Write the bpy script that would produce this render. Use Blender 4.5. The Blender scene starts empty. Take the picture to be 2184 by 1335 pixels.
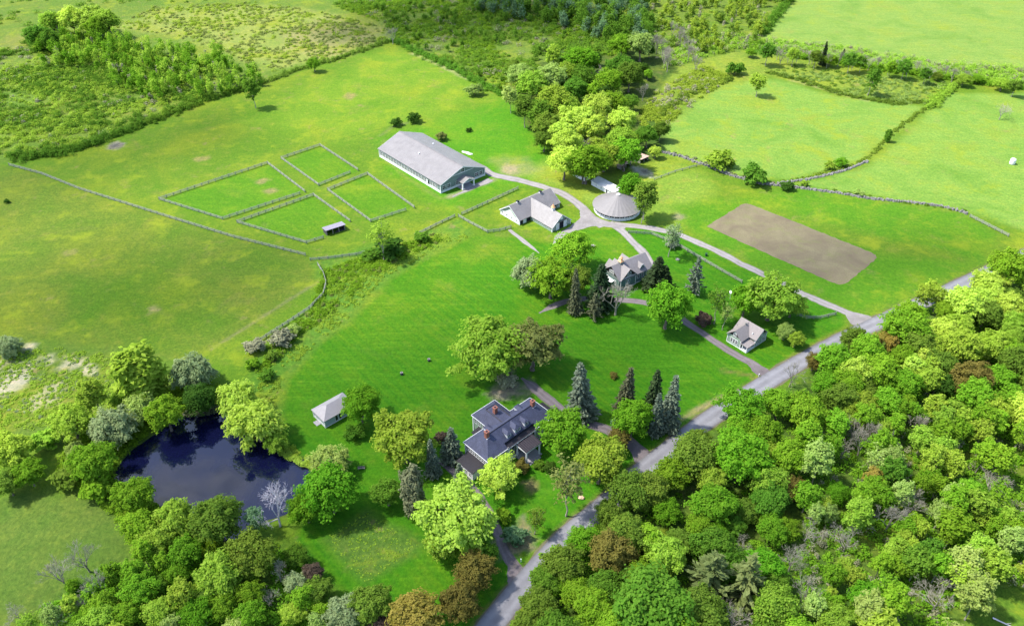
import bpy, math, random
import numpy as np
from mathutils import Vector, Matrix
C = bpy.context.scene.collection
R = math.radians

# ------------------------------------------------------------------ camera, sky, sun, exposure
PW, PH, PF, PT, HC = 2184.0, 1335.0, 1700.0, R(37.4), 175.0
cam = bpy.data.cameras.new('camera'); camo = bpy.data.objects.new('camera', cam); C.objects.link(camo)
cam.sensor_width = 36.0; cam.lens = PF / PW * 36.0; cam.clip_start = 1.0; cam.clip_end = 20000
camo.location = (0, 0, HC); camo.rotation_euler = (R(90) - PT, 0, 0)
bpy.context.scene.camera = camo
SUN_EL, SUN_DIR = R(57), (-1.0, 0.06)             # towards the sun, on the ground plane
sn = math.hypot(*SUN_DIR); SX, SY = SUN_DIR[0] / sn, SUN_DIR[1] / sn
S3 = Vector((SX * math.cos(SUN_EL), SY * math.cos(SUN_EL), math.sin(SUN_EL)))
w = bpy.data.worlds.new('World'); bpy.context.scene.world = w; w.use_nodes = True
nt = w.node_tree; bg = nt.nodes['Background']; sky = nt.nodes.new('ShaderNodeTexSky')
sky.sky_type = 'NISHITA'; sky.sun_disc = False; sky.sun_elevation = SUN_EL
sky.sun_rotation = math.atan2(SX, SY); sky.air_density = 1.0; sky.dust_density = 1.2
nt.links.new(sky.outputs[0], bg.inputs[0]); bg.inputs[1].default_value = 0.15
sl = bpy.data.lights.new('sun', 'SUN'); sl.energy = 3.5; sl.angle = R(3.0); sl.color = (1.0, 0.955, 0.88)
so = bpy.data.objects.new('sun', sl); C.objects.link(so)
so.rotation_euler = S3.to_track_quat('Z', 'Y').to_euler()
vs = bpy.context.scene.view_settings
vs.view_transform = 'Standard'; vs.look = 'None'; vs.exposure = 1.56; vs.gamma = 1.0
bpy.context.scene.cycles.max_bounces = 6
bpy.context.scene.cycles.transparent_max_bounces = 12

# ------------------------------------------------------------------ the survey: photograph points to ground points
cP, sP = math.cos(PT), math.sin(PT)
def G(x, y, z=0.0):
    dx = (x - PW / 2) / PF; dy = -(y - PH / 2) / PF
    d = (dx, cP + dy * sP, -sP + dy * cP); t = (z - HC) / d[2]
    return Vector((d[0] * t, d[1] * t, z))
def depth(p): return p[1] * cP - (p[2] - HC) * sP
def proj(p):
    f = depth(p); u = p[1] * sP + (p[2] - HC) * cP
    return (PW / 2 + PF * p[0] / f, PH / 2 - PF * u / f)
def height_at(b, ty):
    p = G(*b); lo, hi = 0.0, 60.0
    for _ in range(40):
        m = (lo + hi) / 2
        if proj((p[0], p[1], m))[1] > ty: lo = m
        else: hi = m
    return lo
def poly(pts): return np.array([G(*p)[:2] for p in pts])

# ------------------------------------------------------------------ mesh helpers
def tag(o, label=None, cat=None, group=None, kind=None):
    if label: o['label'] = label
    if cat: o['category'] = cat
    if group: o['group'] = group
    if kind: o['kind'] = kind
    return o
def link(name, me, mat=None, parent=None):
    o = bpy.data.objects.new(name, me); C.objects.link(o)
    if mat is not None and me is not None:
        if len(me.materials) == 0: me.materials.append(mat)
        else:
            o.material_slots[0].link = 'OBJECT'; o.material_slots[0].material = mat
    if parent is not None: o.parent = parent
    return o
def empty(name, loc, rz=0.0):
    o = bpy.data.objects.new(name, None); o.empty_display_size = 1; C.objects.link(o)
    o.location = loc; o.rotation_euler = (0, 0, rz); return o
def npmesh(name, V, Q, k=4, smooth=False):
    V = np.asarray(V, np.float32); Q = np.asarray(Q, np.int32)
    me = bpy.data.meshes.new(name)
    me.vertices.add(len(V)); me.vertices.foreach_set('co', V.ravel())
    me.loops.add(Q.size); me.loops.foreach_set('vertex_index', Q.ravel())
    me.polygons.add(len(Q)); me.polygons.foreach_set('loop_start', np.arange(0, Q.size, k, dtype=np.int32))
    me.polygons.foreach_set('loop_total', np.full(len(Q), k, np.int32))
    if smooth: me.polygons.foreach_set('use_smooth', np.ones(len(Q), bool))
    me.update(calc_edges=True); return me
class MB:
    def __init__(s): s.v = []; s.f = []
    def add(s, vs, fs):
        n = len(s.v); s.v += [tuple(x) for x in vs]; s.f += [[i + n for i in f] for f in fs]; return s
    def prism(s, pts, z0, z1):
        n = len(pts)
        return s.add([(p[0], p[1], z0) for p in pts] + [(p[0], p[1], z1) for p in pts],
              [list(range(n))[::-1], list(range(n, 2 * n))] + [[i, (i + 1) % n, n + (i + 1) % n, n + i] for i in range(n)])
    def box(s, x0, x1, y0, y1, z0, z1): return s.prism([(x0, y0), (x1, y0), (x1, y1), (x0, y1)], z0, z1)
    def slab(s, pts, th):                      # a flat face of any slope, given thickness downwards
        n = len(pts)
        return s.add([tuple(p) for p in pts] + [(p[0], p[1], p[2] - th) for p in pts],
              [list(range(n)), list(range(n, 2 * n))[::-1]] + [[(i + 1) % n, i, n + i, n + (i + 1) % n] for i in range(n)])
    def tube(s, a, b, ra, rb, n=5):
        a = Vector(a); b = Vector(b); d = (b - a)
        if d.length < 1e-6: return s
        x = d.orthogonal().normalized(); y = d.normalized().cross(x); k = len(s.v)
        for c, r in ((a, ra), (b, rb)):
            for i in range(n):
                t = 2 * math.pi * i / n; s.v.append(tuple(c + x * (r * math.cos(t)) + y * (r * math.sin(t))))
        s.f += [[k + i, k + (i + 1) % n, k + n + (i + 1) % n, k + n + i] for i in range(n)]
        s.f += [[k + n + i for i in range(n)], [k + i for i in range(n)][::-1]]
        return s
    def lathe(s, prof, n=24, cx=0, cy=0):
        k = len(s.v)
        for r, z in prof:
            for i in range(n):
                t = 2 * math.pi * i / n; s.v.append((cx + r * math.cos(t), cy + r * math.sin(t), z))
        for j in range(len(prof) - 1):
            for i in range(n):
                a = k + j * n; s.f.append([a + i, a + (i + 1) % n, a + n + (i + 1) % n, a + n + i])
        s.f += [[k + i for i in range(n)][::-1], [k + (len(prof) - 1) * n + i for i in range(n)]]
        return s
    def wall(s, a, b, z0, top, th=0.25):       # an upright wall whose outline is given as (distance along, height)
        a = Vector((a[0], a[1], 0)); b = Vector((b[0], b[1], 0)); d = (b - a); L = d.length; d /= L
        nrm = Vector((d.y, -d.x, 0)); P = [(0, z0), (L, z0)] + top
        f = [a + d * t + Vector((0, 0, z)) for t, z in P]; g = [p - nrm * th for p in f]; n = len(P)
        return s.add(f + g, [list(range(n)), list(range(n, 2 * n))[::-1]] + [[(i + 1) % n, i, n + i, n + (i + 1) % n] for i in range(n)])
    def build(s, name, mat, parent=None, smooth=False):
        me = bpy.data.meshes.new(name); me.from_pydata(s.v, [], s.f)
        if smooth:
            for p in me.polygons: p.use_smooth = True
        me.update(); return link(name, me, mat, parent)

# ------------------------------------------------------------------ materials
class NT:
    def __init__(s, name):
        s.m = bpy.data.materials.new(name); s.m.use_nodes = True; s.t = s.m.node_tree; s.t.nodes.clear()
        s.out = s.n('ShaderNodeOutputMaterial')
    def n(s, ty, **kw):
        x = s.t.nodes.new(ty)
        for k, v in kw.items(): setattr(x, k, v)
        return x
    def l(s, a, b): s.t.links.new(a, b)
    def val(s, sock, v):
        if hasattr(v, 'is_linked') or isinstance(v, bpy.types.NodeSocket): s.l(v, sock)
        else: sock.default_value = v
    def math(s, op, a, b=0.0, c=None):
        x = s.n('ShaderNodeMath', operation=op); s.val(x.inputs[0], a); s.val(x.inputs[1], b)
        if c is not None: s.val(x.inputs[2], c)
        return x.outputs[0]
    def mix(s, f, a, b, bt='MIX'):
        x = s.n('ShaderNodeMix', data_type='RGBA', blend_type=bt); s.val(x.inputs[0], f)
        for i, v in ((6, a), (7, b)):
            if isinstance(v, tuple): x.inputs[i].default_value = (*v[:3], 1)
            else: s.l(v, x.inputs[i])
        return x.outputs[2]
    def coord(s, k='Object'): return s.n('ShaderNodeTexCoord').outputs[k]
    def pos(s): return s.n('ShaderNodeNewGeometry').outputs['Position']
    def noise(s, vec, scale, detail=4, rough=0.55, dist=0.0):
        x = s.n('ShaderNodeTexNoise'); s.l(vec, x.inputs['Vector']); x.inputs['Scale'].default_value = scale
        x.inputs['Detail'].default_value = detail; x.inputs['Roughness'].default_value = rough; x.inputs['Distortion'].default_value = dist
        return x.outputs[0]
    def ramp(s, f, a, b, lo=0.0, hi=1.0):
        x = s.n('ShaderNodeMapRange'); s.val(x.inputs[0], f)
        for i, v in ((1, a), (2, b), (3, lo), (4, hi)): x.inputs[i].default_value = v
        return x.outputs[0]
    def wave(s, vec, ang, scale, dist=0.0, axis='X', dscale=1.0):
        mp = s.n('ShaderNodeMapping'); s.l(vec, mp.inputs[0]); mp.inputs['Rotation'].default_value = (0, 0, ang)
        x = s.n('ShaderNodeTexWave', wave_type='BANDS', bands_direction=axis); s.l(mp.outputs[0], x.inputs[0])
        x.inputs['Scale'].default_value = scale; x.inputs['Distortion'].default_value = dist; x.inputs['Detail Scale'].default_value = dscale
        return x.outputs[1]
    def bsdf(s, col, rough=0.9, bump=None, bstr=0.3, bdist=0.1, metal=0.0, spec=0.3):
        p = s.n('ShaderNodeBsdfPrincipled'); s.l(p.outputs[0], s.out.inputs[0])
        if isinstance(col, tuple): p.inputs['Base Color'].default_value = (*col[:3], 1)
        else: s.l(col, p.inputs['Base Color'])
        s.val(p.inputs['Roughness'], rough); p.inputs['Metallic'].default_value = metal; p.inputs['Specular IOR Level'].default_value = spec
        if bump is not None:
            b = s.n('ShaderNodeBump'); b.inputs['Strength'].default_value = bstr; b.inputs['Distance'].default_value = bdist
            s.l(bump, b.inputs['Height']); s.l(b.outputs[0], p.inputs['Normal'])
        return p
def surf(name, col, rough=0.85, var=0.18, scale=1.2, metal=0.0, spec=0.3, second=None):
    m = NT(name); c = m.coord(); n = m.noise(c, scale, 5, 0.6)
    lo = tuple(x * (1 - var) for x in col); hi = tuple(min(1, x * (1 + var)) for x in (second or col))
    m.bsdf(m.mix(m.ramp(n, 0.3, 0.7), lo, hi), rough, bump=n, bstr=0.15, bdist=0.03, metal=metal, spec=spec); return m.m
def clapboard(name, col, var=0.12):
    m = NT(name); c = m.coord(); n = m.noise(c, 0.8, 5, 0.6)
    mp = m.n('ShaderNodeTexWave', wave_type='BANDS', bands_direction='Z', wave_profile='SAW'); m.l(c, mp.inputs[0]); mp.inputs['Scale'].default_value = 2.2
    cc = m.mix(m.ramp(n, 0.3, 0.7), tuple(x * (1 - var) for x in col), tuple(min(.85, x * (1 + var)) for x in col))
    m.bsdf(cc, 0.8, bump=mp.outputs[1], bstr=0.5, bdist=0.03); return m.m
def seamed(name, col, ang=0.0, scale=1.6, rough=0.45, var=0.15):
    m = NT(name); c = m.coord(); n = m.noise(c, 0.35, 5, 0.65); n2 = m.noise(c, 3.0, 3, 0.6)
    wv = m.wave(c, ang, scale); ridge = m.ramp(wv, 0.9, 1.0)
    cc = m.mix(m.ramp(n, 0.3, 0.7), tuple(x * (1 - var) for x in col), tuple(x * (1 + var) for x in col))
    cc = m.mix(m.ramp(n2, 0.55, 0.8, 0, .25), cc, tuple(x * 0.75 for x in col))
    cc = m.mix(m.math('MULTIPLY', ridge, 0.35), cc, tuple(x * 0.6 for x in col))
    m.bsdf(cc, rough, bump=ridge, bstr=0.5, bdist=0.05, spec=0.35); return m.m
def shingle(name, col, var=0.25):
    m = NT(name); c = m.coord(); n = m.noise(c, 0.5, 5, 0.65)
    br = m.n('ShaderNodeTexBrick'); m.l(c, br.inputs[0]); br.inputs['Scale'].default_value = 2.4
    br.inputs['Color1'].default_value = (0.75, 0.75, 0.75, 1); br.inputs['Color2'].default_value = (1.15, 1.15, 1.15, 1); br.inputs['Mortar'].default_value = (0.6, 0.6, 0.6, 1)
    cc = m.mix(m.ramp(n, 0.3, 0.7), tuple(x * (1 - var) for x in col), tuple(x * (1 + var) for x in col))
    m.bsdf(m.mix(1.0, cc, br.outputs[0], 'MULTIPLY'), 0.75, bump=br.outputs[1], bstr=0.2, bdist=0.02); return m.m
def leafmat(name, col, second=None, tr=0.5, hue=0.012):
    m = NT(name); c = m.coord(); second = second or (col[0] * 1.5, col[1] * 1.22, col[2] * 1.0)
    inf = m.n('ShaderNodeObjectInfo'); isl = m.n('ShaderNodeNewGeometry').outputs['Random Per Island']
    n = m.noise(c, 0.45, 3, 0.6)
    f = m.math('ADD', m.math('MULTIPLY', n, 0.9), m.math('MULTIPLY', isl, 0.5)); f = m.ramp(f, 0.35, 1.0)
    cc = m.mix(f, col, second)
    h = m.n('ShaderNodeHueSaturation'); m.l(cc, h.inputs['Color'])
    m.l(m.ramp(inf.outputs['Random'], 0, 1, 0.5 - hue, 0.5 + hue), h.inputs['Hue'])
    r2 = m.math('FRACT', m.math('MULTIPLY', inf.outputs['Random'], 7.31)); m.l(m.ramp(r2, 0, 1, 0.84, 1.16), h.inputs['Value'])
    d = m.n('ShaderNodeBsdfDiffuse'); t = m.n('ShaderNodeBsdfTranslucent'); mx = m.n('ShaderNodeMixShader'); mx.inputs[0].default_value = tr
    m.l(h.outputs[0], d.inputs[0]); m.l(h.outputs[0], t.inputs[0]); m.l(d.outputs[0], mx.inputs[1]); m.l(t.outputs[0], mx.inputs[2])
    m.l(mx.outputs[0], m.out.inputs[0]); return m.m

LM = dict(
 bright=leafmat('leaf_bright', (0.105, 0.25, 0.012), (0.22, 0.38, 0.028)),
 vivid=leafmat('leaf_vivid', (0.078, 0.225, 0.010), (0.165, 0.335, 0.022)),
 mid=leafmat('leaf_mid', (0.068, 0.175, 0.015), (0.14, 0.27, 0.028)),
 deep=leafmat('leaf_deep', (0.032, 0.085, 0.010), (0.070, 0.14, 0.020)),
 yellow=leafmat('leaf_yellow', (0.27, 0.41, 0.030), (0.47, 0.62, 0.095), hue=0.01),
 fresh=leafmat('leaf_fresh', (0.165, 0.295, 0.020), (0.33, 0.465, 0.055), hue=0.014),
 olive=leafmat('leaf_olive', (0.090, 0.165, 0.016), (0.18, 0.27, 0.035), hue=0.012),
 bronze=leafmat('leaf_bronze', (0.115, 0.108, 0.022), (0.21, 0.175, 0.042), hue=0.01),
 gold=leafmat('leaf_gold', (0.22, 0.20, 0.030), (0.36, 0.29, 0.065), hue=0.01),
 red=leafmat('leaf_red', (0.075, 0.054, 0.040), (0.135, 0.095, 0.068), hue=0.01),
 pale=leafmat('leaf_pale', (0.20, 0.305, 0.048), (0.345, 0.445, 0.115), hue=0.012),
 silver=leafmat('leaf_silver', (0.18, 0.255, 0.095), (0.33, 0.41, 0.19), hue=0.012),
 bluegreen=leafmat('leaf_bluegreen', (0.085, 0.19, 0.070), (0.19, 0.31, 0.15)),
 dark=leafmat('needle_dark', (0.020, 0.042, 0.016), (0.050, 0.080, 0.030), tr=0.2),
 grey=leafmat('needle_grey', (0.075, 0.105, 0.065), (0.18, 0.215, 0.145), tr=0.25, hue=0.012),
 brown=leafmat('needle_brown', (0.075, 0.092, 0.042), (0.16, 0.17, 0.09), tr=0.25, hue=0.012),
 oliveneedle=leafmat('needle_olive', (0.085, 0.120, 0.034), (0.17, 0.21, 0.07), tr=0.25, hue=0.012),
 khaki=leafmat('leaf_khaki', (0.145, 0.19, 0.040), (0.26, 0.30, 0.085), hue=0.01),
 twig=leafmat('twig_grey', (0.15, 0.155, 0.085), (0.26, 0.255, 0.155), tr=0.2, hue=0.012),
)
BARK = surf('bark', (0.13, 0.105, 0.085), 0.95, 0.35, 2.0)
PALEBARK = surf('pale_bark', (0.23, 0.215, 0.165), 0.95, 0.3, 1.5)
WHITEBARK = surf('bleached_bark', (0.50, 0.45, 0.47), 0.95, 0.2, 1.5)
WHITE = surf('white_paint', (0.58, 0.58, 0.57), 0.55, 0.05, 2.0)
SAGE = clapboard('sage_clapboard', (0.205, 0.265, 0.205))
SLATEGREEN = clapboard('grey_green_clapboard', (0.14, 0.185, 0.165))
DARKGABLE = surf('dark_gable', (0.028, 0.022, 0.022), 0.85, 0.3, 3.0)  # near-black gable fill; on the carriage house it paints in the overhang's shadow
ROOF_U = seamed('metal_roof_taupe', (0.158, 0.147, 0.145), 0.0)
ROOF_V = seamed('metal_roof_taupe_cross', (0.158, 0.147, 0.145), R(90))
SLATE = shingle('slate_shingles', (0.043, 0.048, 0.082))
BLACKMETAL = seamed('dark_standing_seam', (0.010, 0.008, 0.012), 0.0, 1.0, 0.6, 0.2)
BRICK = shingle('brick', (0.27, 0.105, 0.070))
COPPER = surf('copper_sheet', (0.70, 0.36, 0.16), 0.42, 0.15, 2.0, metal=0.55)
GLASS = surf('window_glass', (0.018, 0.022, 0.030), 0.12, 0.3, 1.0, spec=0.6)
DARK = surf('dark_interior', (0.012, 0.012, 0.018), 0.9, 0.3, 1.0)
STONE = surf('field_stone', (0.155, 0.15, 0.14), 0.95, 0.45, 1.4)
FENCEWOOD = surf('weathered_fence_wood', (0.20, 0.21, 0.165), 0.95, 0.28, 2.5)
OLDWOOD = surf('old_grey_wood', (0.23, 0.21, 0.19), 0.95, 0.3, 3.0)
RUST = surf('rusty_roof_sheet', (0.30, 0.165, 0.125), 0.8, 0.3, 1.2, second=(0.36, 0.27, 0.22))
DECK = surf('grey_deck', (0.24, 0.23, 0.24), 0.85, 0.15, 2.0)

# ------------------------------------------------------------------ ground
RNG = np.random.default_rng(11)
def sdf(P, X, Y):                                          # signed distance, negative inside
    d2 = np.full(X.shape, 1e12); ins = np.zeros(X.shape, bool); n = len(P)
    for i in range(n):
        ax, ay = P[i]; bx, by = P[(i + 1) % n]; ex, ey = bx - ax, by - ay
        t = np.clip(((X - ax) * ex + (Y - ay) * ey) / (ex * ex + ey * ey + 1e-9), 0, 1)
        d2 = np.minimum(d2, (X - ax - t * ex) ** 2 + (Y - ay - t * ey) ** 2)
        c = ((ay > Y) != (by > Y)) & (X < ex * (Y - ay) / (ey + 1e-12) + ax); ins ^= c
    d = np.sqrt(d2); return np.where(ins, -d, d)
def ldist(P, X, Y):
    d2 = np.full(X.shape, 1e12)
    for i in range(len(P) - 1):
        ax, ay = P[i]; bx, by = P[i + 1]; ex, ey = bx - ax, by - ay
        t = np.clip(((X - ax) * ex + (Y - ay) * ey) / (ex * ex + ey * ey + 1e-9), 0, 1)
        d2 = np.minimum(d2, (X - ax - t * ex) ** 2 + (Y - ay - t * ey) ** 2)
    return np.sqrt(d2)
def vnoise(X, Y, s, seed):
    r = np.random.default_rng(seed); g = r.random((64, 64)); x = X / s; y = Y / s
    xi = np.floor(x).astype(int); yi = np.floor(y).astype(int); fx = x - xi; fy = y - yi
    fx = fx * fx * (3 - 2 * fx); fy = fy * fy * (3 - 2 * fy)
    a = g[xi % 64, yi % 64]; b = g[(xi + 1) % 64, yi % 64]; c = g[xi % 64, (yi + 1) % 64]; d = g[(xi + 1) % 64, (yi + 1) % 64]
    return (a * (1 - fx) + b * fx) * (1 - fy) + (c * (1 - fx) + d * fx) * fy
def fbm(X, Y, s, seed): return 0.55 * vnoise(X, Y, s, seed) + 0.3 * vnoise(X, Y, s / 2.3, seed + 1) + 0.15 * vnoise(X, Y, s / 5.1, seed + 2)

POND = [(243,1010),(258,980),(295,948),(345,915),(378,888),(405,866),(450,856),(470,872),(500,905),(560,940),(605,962),(645,980),(682,1003),(668,1028),(648,1058),(612,1092),(560,1108),(530,1130),(520,1158),(495,1160),(430,1125),(380,1095),(325,1068),(300,1048),(250,1035)]
LAWN = [(1010,503),(905,555),(830,598),(795,640),(740,690),(668,745),(615,810),(597,870),(600,930),(640,985),(690,1020),(700,1060),(650,1110),(625,1165),(700,1240),(800,1300),(860,1400),(960,1400),(1012,1335),(1190,1130),(1357,985),(1500,877),(1619,803),(1719,745),(1800,700),(1795,660),(1620,585),(1490,520),(1400,488),(1300,488),(1240,490),(1180,520),(1120,510)]
ROADL = [(905,1480),(1012,1335),(1105,1222),(1190,1130),(1290,1050),(1357,987),(1490,886),(1619,804),(1719,746),(1791,709),(1963,631),(2120,560),(2200,524),(2420,425)]
def grid1(lo, hi, st, far):
    a = list(np.arange(lo, hi + st * .5, st)); d = st; x = a[-1]; y = a[0]; up = []; dn = []
    while x < far: d *= 1.5; x += d; up.append(x)
    d = st
    while y > -far: d *= 1.5; y -= d; dn.append(y)
    return np.array(dn[::-1] + a + up)
gx = grid1(-400, 400, 1.3, 9000); gy = grid1(50, 640, 1.3, 9000)
X, Y = np.meshgrid(gx, gy)
def soft(P, e=3.0, jit=2.5, seed=5): return np.clip(0.5 - (sdf(poly(P), X, Y) + (fbm(X, Y, 9, seed) - .5) * 2 * jit) / e, 0, 1)[..., None]
col = np.zeros(X.shape + (3,)); msk = np.zeros(X.shape + (3,))      # msk: mowing, dryness, roughness
def lay(m, c, mow=0.0, dry=0.0, rough=0.0):
    global col, msk
    col = col * (1 - m) + np.array(c) * m; msk = msk * (1 - m) + np.array((mow, dry, rough)) * m
ONE = np.ones(X.shape + (1,))
lay(ONE, (0.078, 0.138, 0.010), 0, 0.45, 0.25)                              # pasture
SCRUB_L = [(-500,600),(0,350),(30,345),(170,318),(300,270),(440,215),(560,185),(640,150),(740,122),(832,90),(900,120),(970,150),(1030,185),(1075,205),(1200,120),(1420,150),(1560,165),(1640,150),(1700,0),(1700,-300),(-500,-300)]
lay(soft(SCRUB_L, 3, 2), (0.095, 0.145, 0.020), 0, 0.45, 0.9)
UPMEADOW = [(250,60),(330,20),(560,10),(700,30),(820,55),(825,85),(740,118),(640,140),(560,150),(480,110),(360,75)]
lay(soft(UPMEADOW, 14, 6), (0.175, 0.205, 0.045), 0, 0.8, 0.6)
lay(soft([(610,70),(700,40),(820,60),(790,95),(700,125),(620,110)], 14, 8), (0.20, 0.19, 0.07), 0, 0.8, 0.5)
lay(soft([(0,90),(60,70),(130,50),(140,75),(70,100),(0,120)], 10, 5), (0.12, 0.14, 0.03), 0, 0.7, 0.5)
WEST = [(-300,310),(20,354),(170,405),(350,462),(500,508),(652,546),(675,600),(560,690),(450,750),(380,770),(200,745),(0,715),(-300,700)]
lay(soft(WEST, 4, 2), (0.086, 0.128, 0.014), 0.2, 0.45, 0.4)
lay(soft([(150,600),(300,560),(420,600),(460,680),(330,740),(180,690)], 25, 10), (0.060, 0.118, 0.008), 0.2, 0.25, 0.35)
lay(soft([(-300,690),(0,712),(200,740),(330,765),(420,790),(400,860),(240,940),(120,960),(0,940),(-300,960)], 6, 4), (0.082, 0.128, 0.018), 0, 0.8, 0.75)
lay(soft([(-300,1040),(0,1060),(130,1050),(240,1070),(280,1130),(300,1200),(180,1260),(60,1330),(-300,1400)], 5, 3), (0.068, 0.112, 0.017), 0, 0.16, 0.7)
for P in ([(683,312),(764,365),(680,397),(600,340)], [(571,350),(648,409),(475,469),(340,427)], [(784,373),(884,443),(791,474),(699,407)], [(669,418),(747,474),(654,520),(506,476)]):
    lay(soft(P, 2, .6), (0.062, 0.150, 0.007), 0.35, 0.25, 0.3)
lay(soft([(810,360),(960,450),(1060,410),(1180,380),(1170,300),(1080,210),(960,240),(880,270),(800,300)], 12, 4), (0.052, 0.160, 0.006), 0.1, 0.2, 0.25)
lay(soft([(520,260),(760,140),(830,92),(1010,160),(1060,205),(930,260),(700,300)], 25, 8), (0.100, 0.175, 0.012), 0, 0.6, 0.3)
lay(soft([(1620,60),(1690,0),(1720,-200),(2600,-200),(2600,160),(2184,170),(2000,150),(1700,110),(1625,95)], 6, 3), (0.130, 0.205, 0.040), 0.35, 0.3, 0.2)
lay(soft([(1380,300),(1470,220),(1560,172),(1660,170),(1780,205),(1970,228),(1900,295),(1840,345),(1680,385),(1560,372),(1430,330)], 5, 2), (0.122, 0.208, 0.034), 0.3, 0.45, 0.2)
lay(soft([(1690,395),(1850,355),(1960,260),(2020,200),(2184,200),(2600,220),(2600,520),(2184,490),(2060,452),(1900,425)], 5, 2), (0.122, 0.208, 0.034), 0.3, 0.35, 0.2)
lay(soft([(1380,160),(1560,110),(1800,145),(2000,185),(1960,222),(1800,200),(1640,160),(1520,195),(1430,260),(1350,230)], 8, 4), (0.150, 0.200, 0.025), 0, 0.6, 0.9)
lay(soft([(1400,340),(1500,372),(1520,400),(1470,470),(1400,480),(1375,440),(1330,380)], 12, 6), (0.135, 0.205, 0.025), 0, 0.85, 0.6)
lay(soft([(1060,385),(1160,345),(1300,380),(1270,440),(1200,405),(1110,380)], 8, 4), (0.140, 0.205, 0.028), 0, 0.8, 0.4)
lay(soft([(1055,340),(1110,335),(1150,365),(1100,378),(1060,365)], 9, 7)*.6, (0.18, 0.175, 0.08), 0, 0.6, 0.4)
lay(soft([(1150,440),(1250,480),(1195,505),(1130,480)], 5, 2), (0.085, 0.165, 0.012), 0, 0.5, 0.3)
lay(soft([(1590,433),(1873,545),(2100,560),(1850,670),(1640,585),(1480,500),(1440,440),(1700,400),(2060,455),(2120,500),(2100,560)], 8, 3), (0.058, 0.150, 0.007), 0.15, 0.35, 0.3)
lay(soft(LAWN, 2.5, 1.0), (0.035, 0.128, 0.004), 1.0, 0.15, 0.1)
lay(soft([(760,640),(900,570),(1010,560),(960,700),(800,760)], 30, 10)*.6, (0.060, 0.145, 0.006), 1.0, .3, .1)
lay(soft([(1240,500),(1330,500),(1370,560),(1300,540)], 10, 4)*.7, (0.075, 0.150, 0.008), .5, .4, .1)
lay(soft([(990,500),(1060,510),(1090,540),(1000,560)], 12, 4)*.6, (0.095, 0.150, 0.012), 1, .4, .1)
lay(soft([(670,560),(800,520),(980,470),(1010,500),(900,556),(830,600),(740,690),(670,745),(610,810),(590,900),(520,840),(560,740),(690,640)], 4, 2), (0.070, 0.150, 0.016), 0, 0.55, 0.9)
lay(soft([(690,1150),(780,1085),(905,1160),(780,1250)], 3, 1.5), (0.065, 0.120, 0.018), 0, 0.6, 0.8)
WOODR = [(1075,1400),(1130,1270),(1260,1140),(1340,1055),(1440,975),(1560,890),(1680,825),(1800,745),(1960,665),(2100,600),(2260,530),(2700,330),(2700,1700),(1000,1700)]
lay(soft(WOODR, 4, 1.5), (0.058, 0.105, 0.016), 0, 0.4, 1.0)
lay(soft([(2060,1260),(2184,1200),(2300,1180),(2300,1450),(2040,1400)], 10, 4), (0.070, 0.13, 0.012), 0, 0.4, 0.8)
WOODL = [(60,1420),(120,1290),(200,1225),(310,1190),(390,1155),(560,1140),(640,1175),(690,1250),(800,1330),(830,1450)]
lay(soft(WOODL, 5, 2), (0.055, 0.105, 0.014), 0, 0.3, 1.0)
MIDW = [(1085,170),(1170,125),(1250,60),(1400,60),(1440,150),(1390,215),(1420,300),(1390,345),(1300,372),(1215,372),(1185,320),(1120,265),(1095,215)]
lay(soft(MIDW, 4, 2), (0.05, 0.080, 0.014), 0, 0.3, 1.0)
for (px, py, rr, c) in [(247,311,4.5,(.24,.2,.18)),(1085,828,7,(.20,.165,.135)),(1105,1150,6,(.17,.13,.115)),(1450,462,3,(.19,.17,.1)),(690,1020,2,(.2,.18,.12)),(1090,362,5,(.24,.2,.12)),(1362,362,4,(.30,.28,.25)),(1378,372,4,(.30,.28,.25)),
                       (30,795,6,(.33,.29,.2)),(25,820,5,(.34,.3,.22)),(100,765,3,(.33,.3,.2)),(150,775,4,(.33,.29,.2)),(90,855,5,(.3,.27,.18)),(110,830,4,(.3,.27,.18)),(190,790,3,(.34,.3,.2)),(60,740,3,(.33,.3,.2)),(0,775,3,(.33,.3,.2)),
                       (325,660,3,(.17,.15,.07)),(150,540,3,(.15,.14,.05)),(560,385,3.5,(.17,.15,.06)),(580,408,3.5,(.17,.15,.06)),(745,205,5,(.19,.16,.06)),(430,340,4,(.17,.16,.05)),(1130,1040,2.5,(.16,.12,.06))]:
    p = G(px, py); d = np.hypot(X - p[0], Y - p[1]); m = np.clip(1.0 - (d / rr - .55 + (fbm(X, Y, 3.2, px) - .5) * 1.6) * 1.8, 0, 1)[..., None] * .9
    lay(m, c, 0, .4, .6)
def worn(P, wd, c, k=.7):
    global col
    d = ldist(poly(P), X, Y) + (fbm(X, Y, 4, 77) - .5) * wd * .9; m = np.clip((wd - d) / (wd * .8), 0, 1)[..., None] * k; lay(m, c, 0, .5, .4)
worn([(680,600),(600,650),(530,695),(450,745)], 1.0, (.15, .145, .06), .7)
worn([(855,300),(818,300),(812,330),(860,375),(940,425),(960,422)], 1.6, (.115, .16, .03), .8)
worn([(870,262),(840,270),(810,290)], 2.0, (.12, .13, .05), .6)
worn([(960,420),(1000,404),(1050,384)], 2.2, (.22, .19, .13), .8)
worn([(505,325),(620,318),(720,300),(840,268)], 0.8, (.06, .11, .01), .5)
worn([(880,115),(940,140),(1000,170)], 3.0, (.26, .24, .13), .6)
worn([(1455,893),(1500,868),(1560,838)], 1.6, (.24, .19, .10), .9)
worn([(1690,172),(1760,190),(1850,215)], 3.2, (.25, .22, .10), .5)
worn([(1540,790),(1600,800),(1610,806)], 1.0, (.10, .10, .03), .8)
road_l = poly(ROADL)
worn([(x - 3, y - 2) for x, y in ROADL], .8, (.10, .10, .035), .5)
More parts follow.
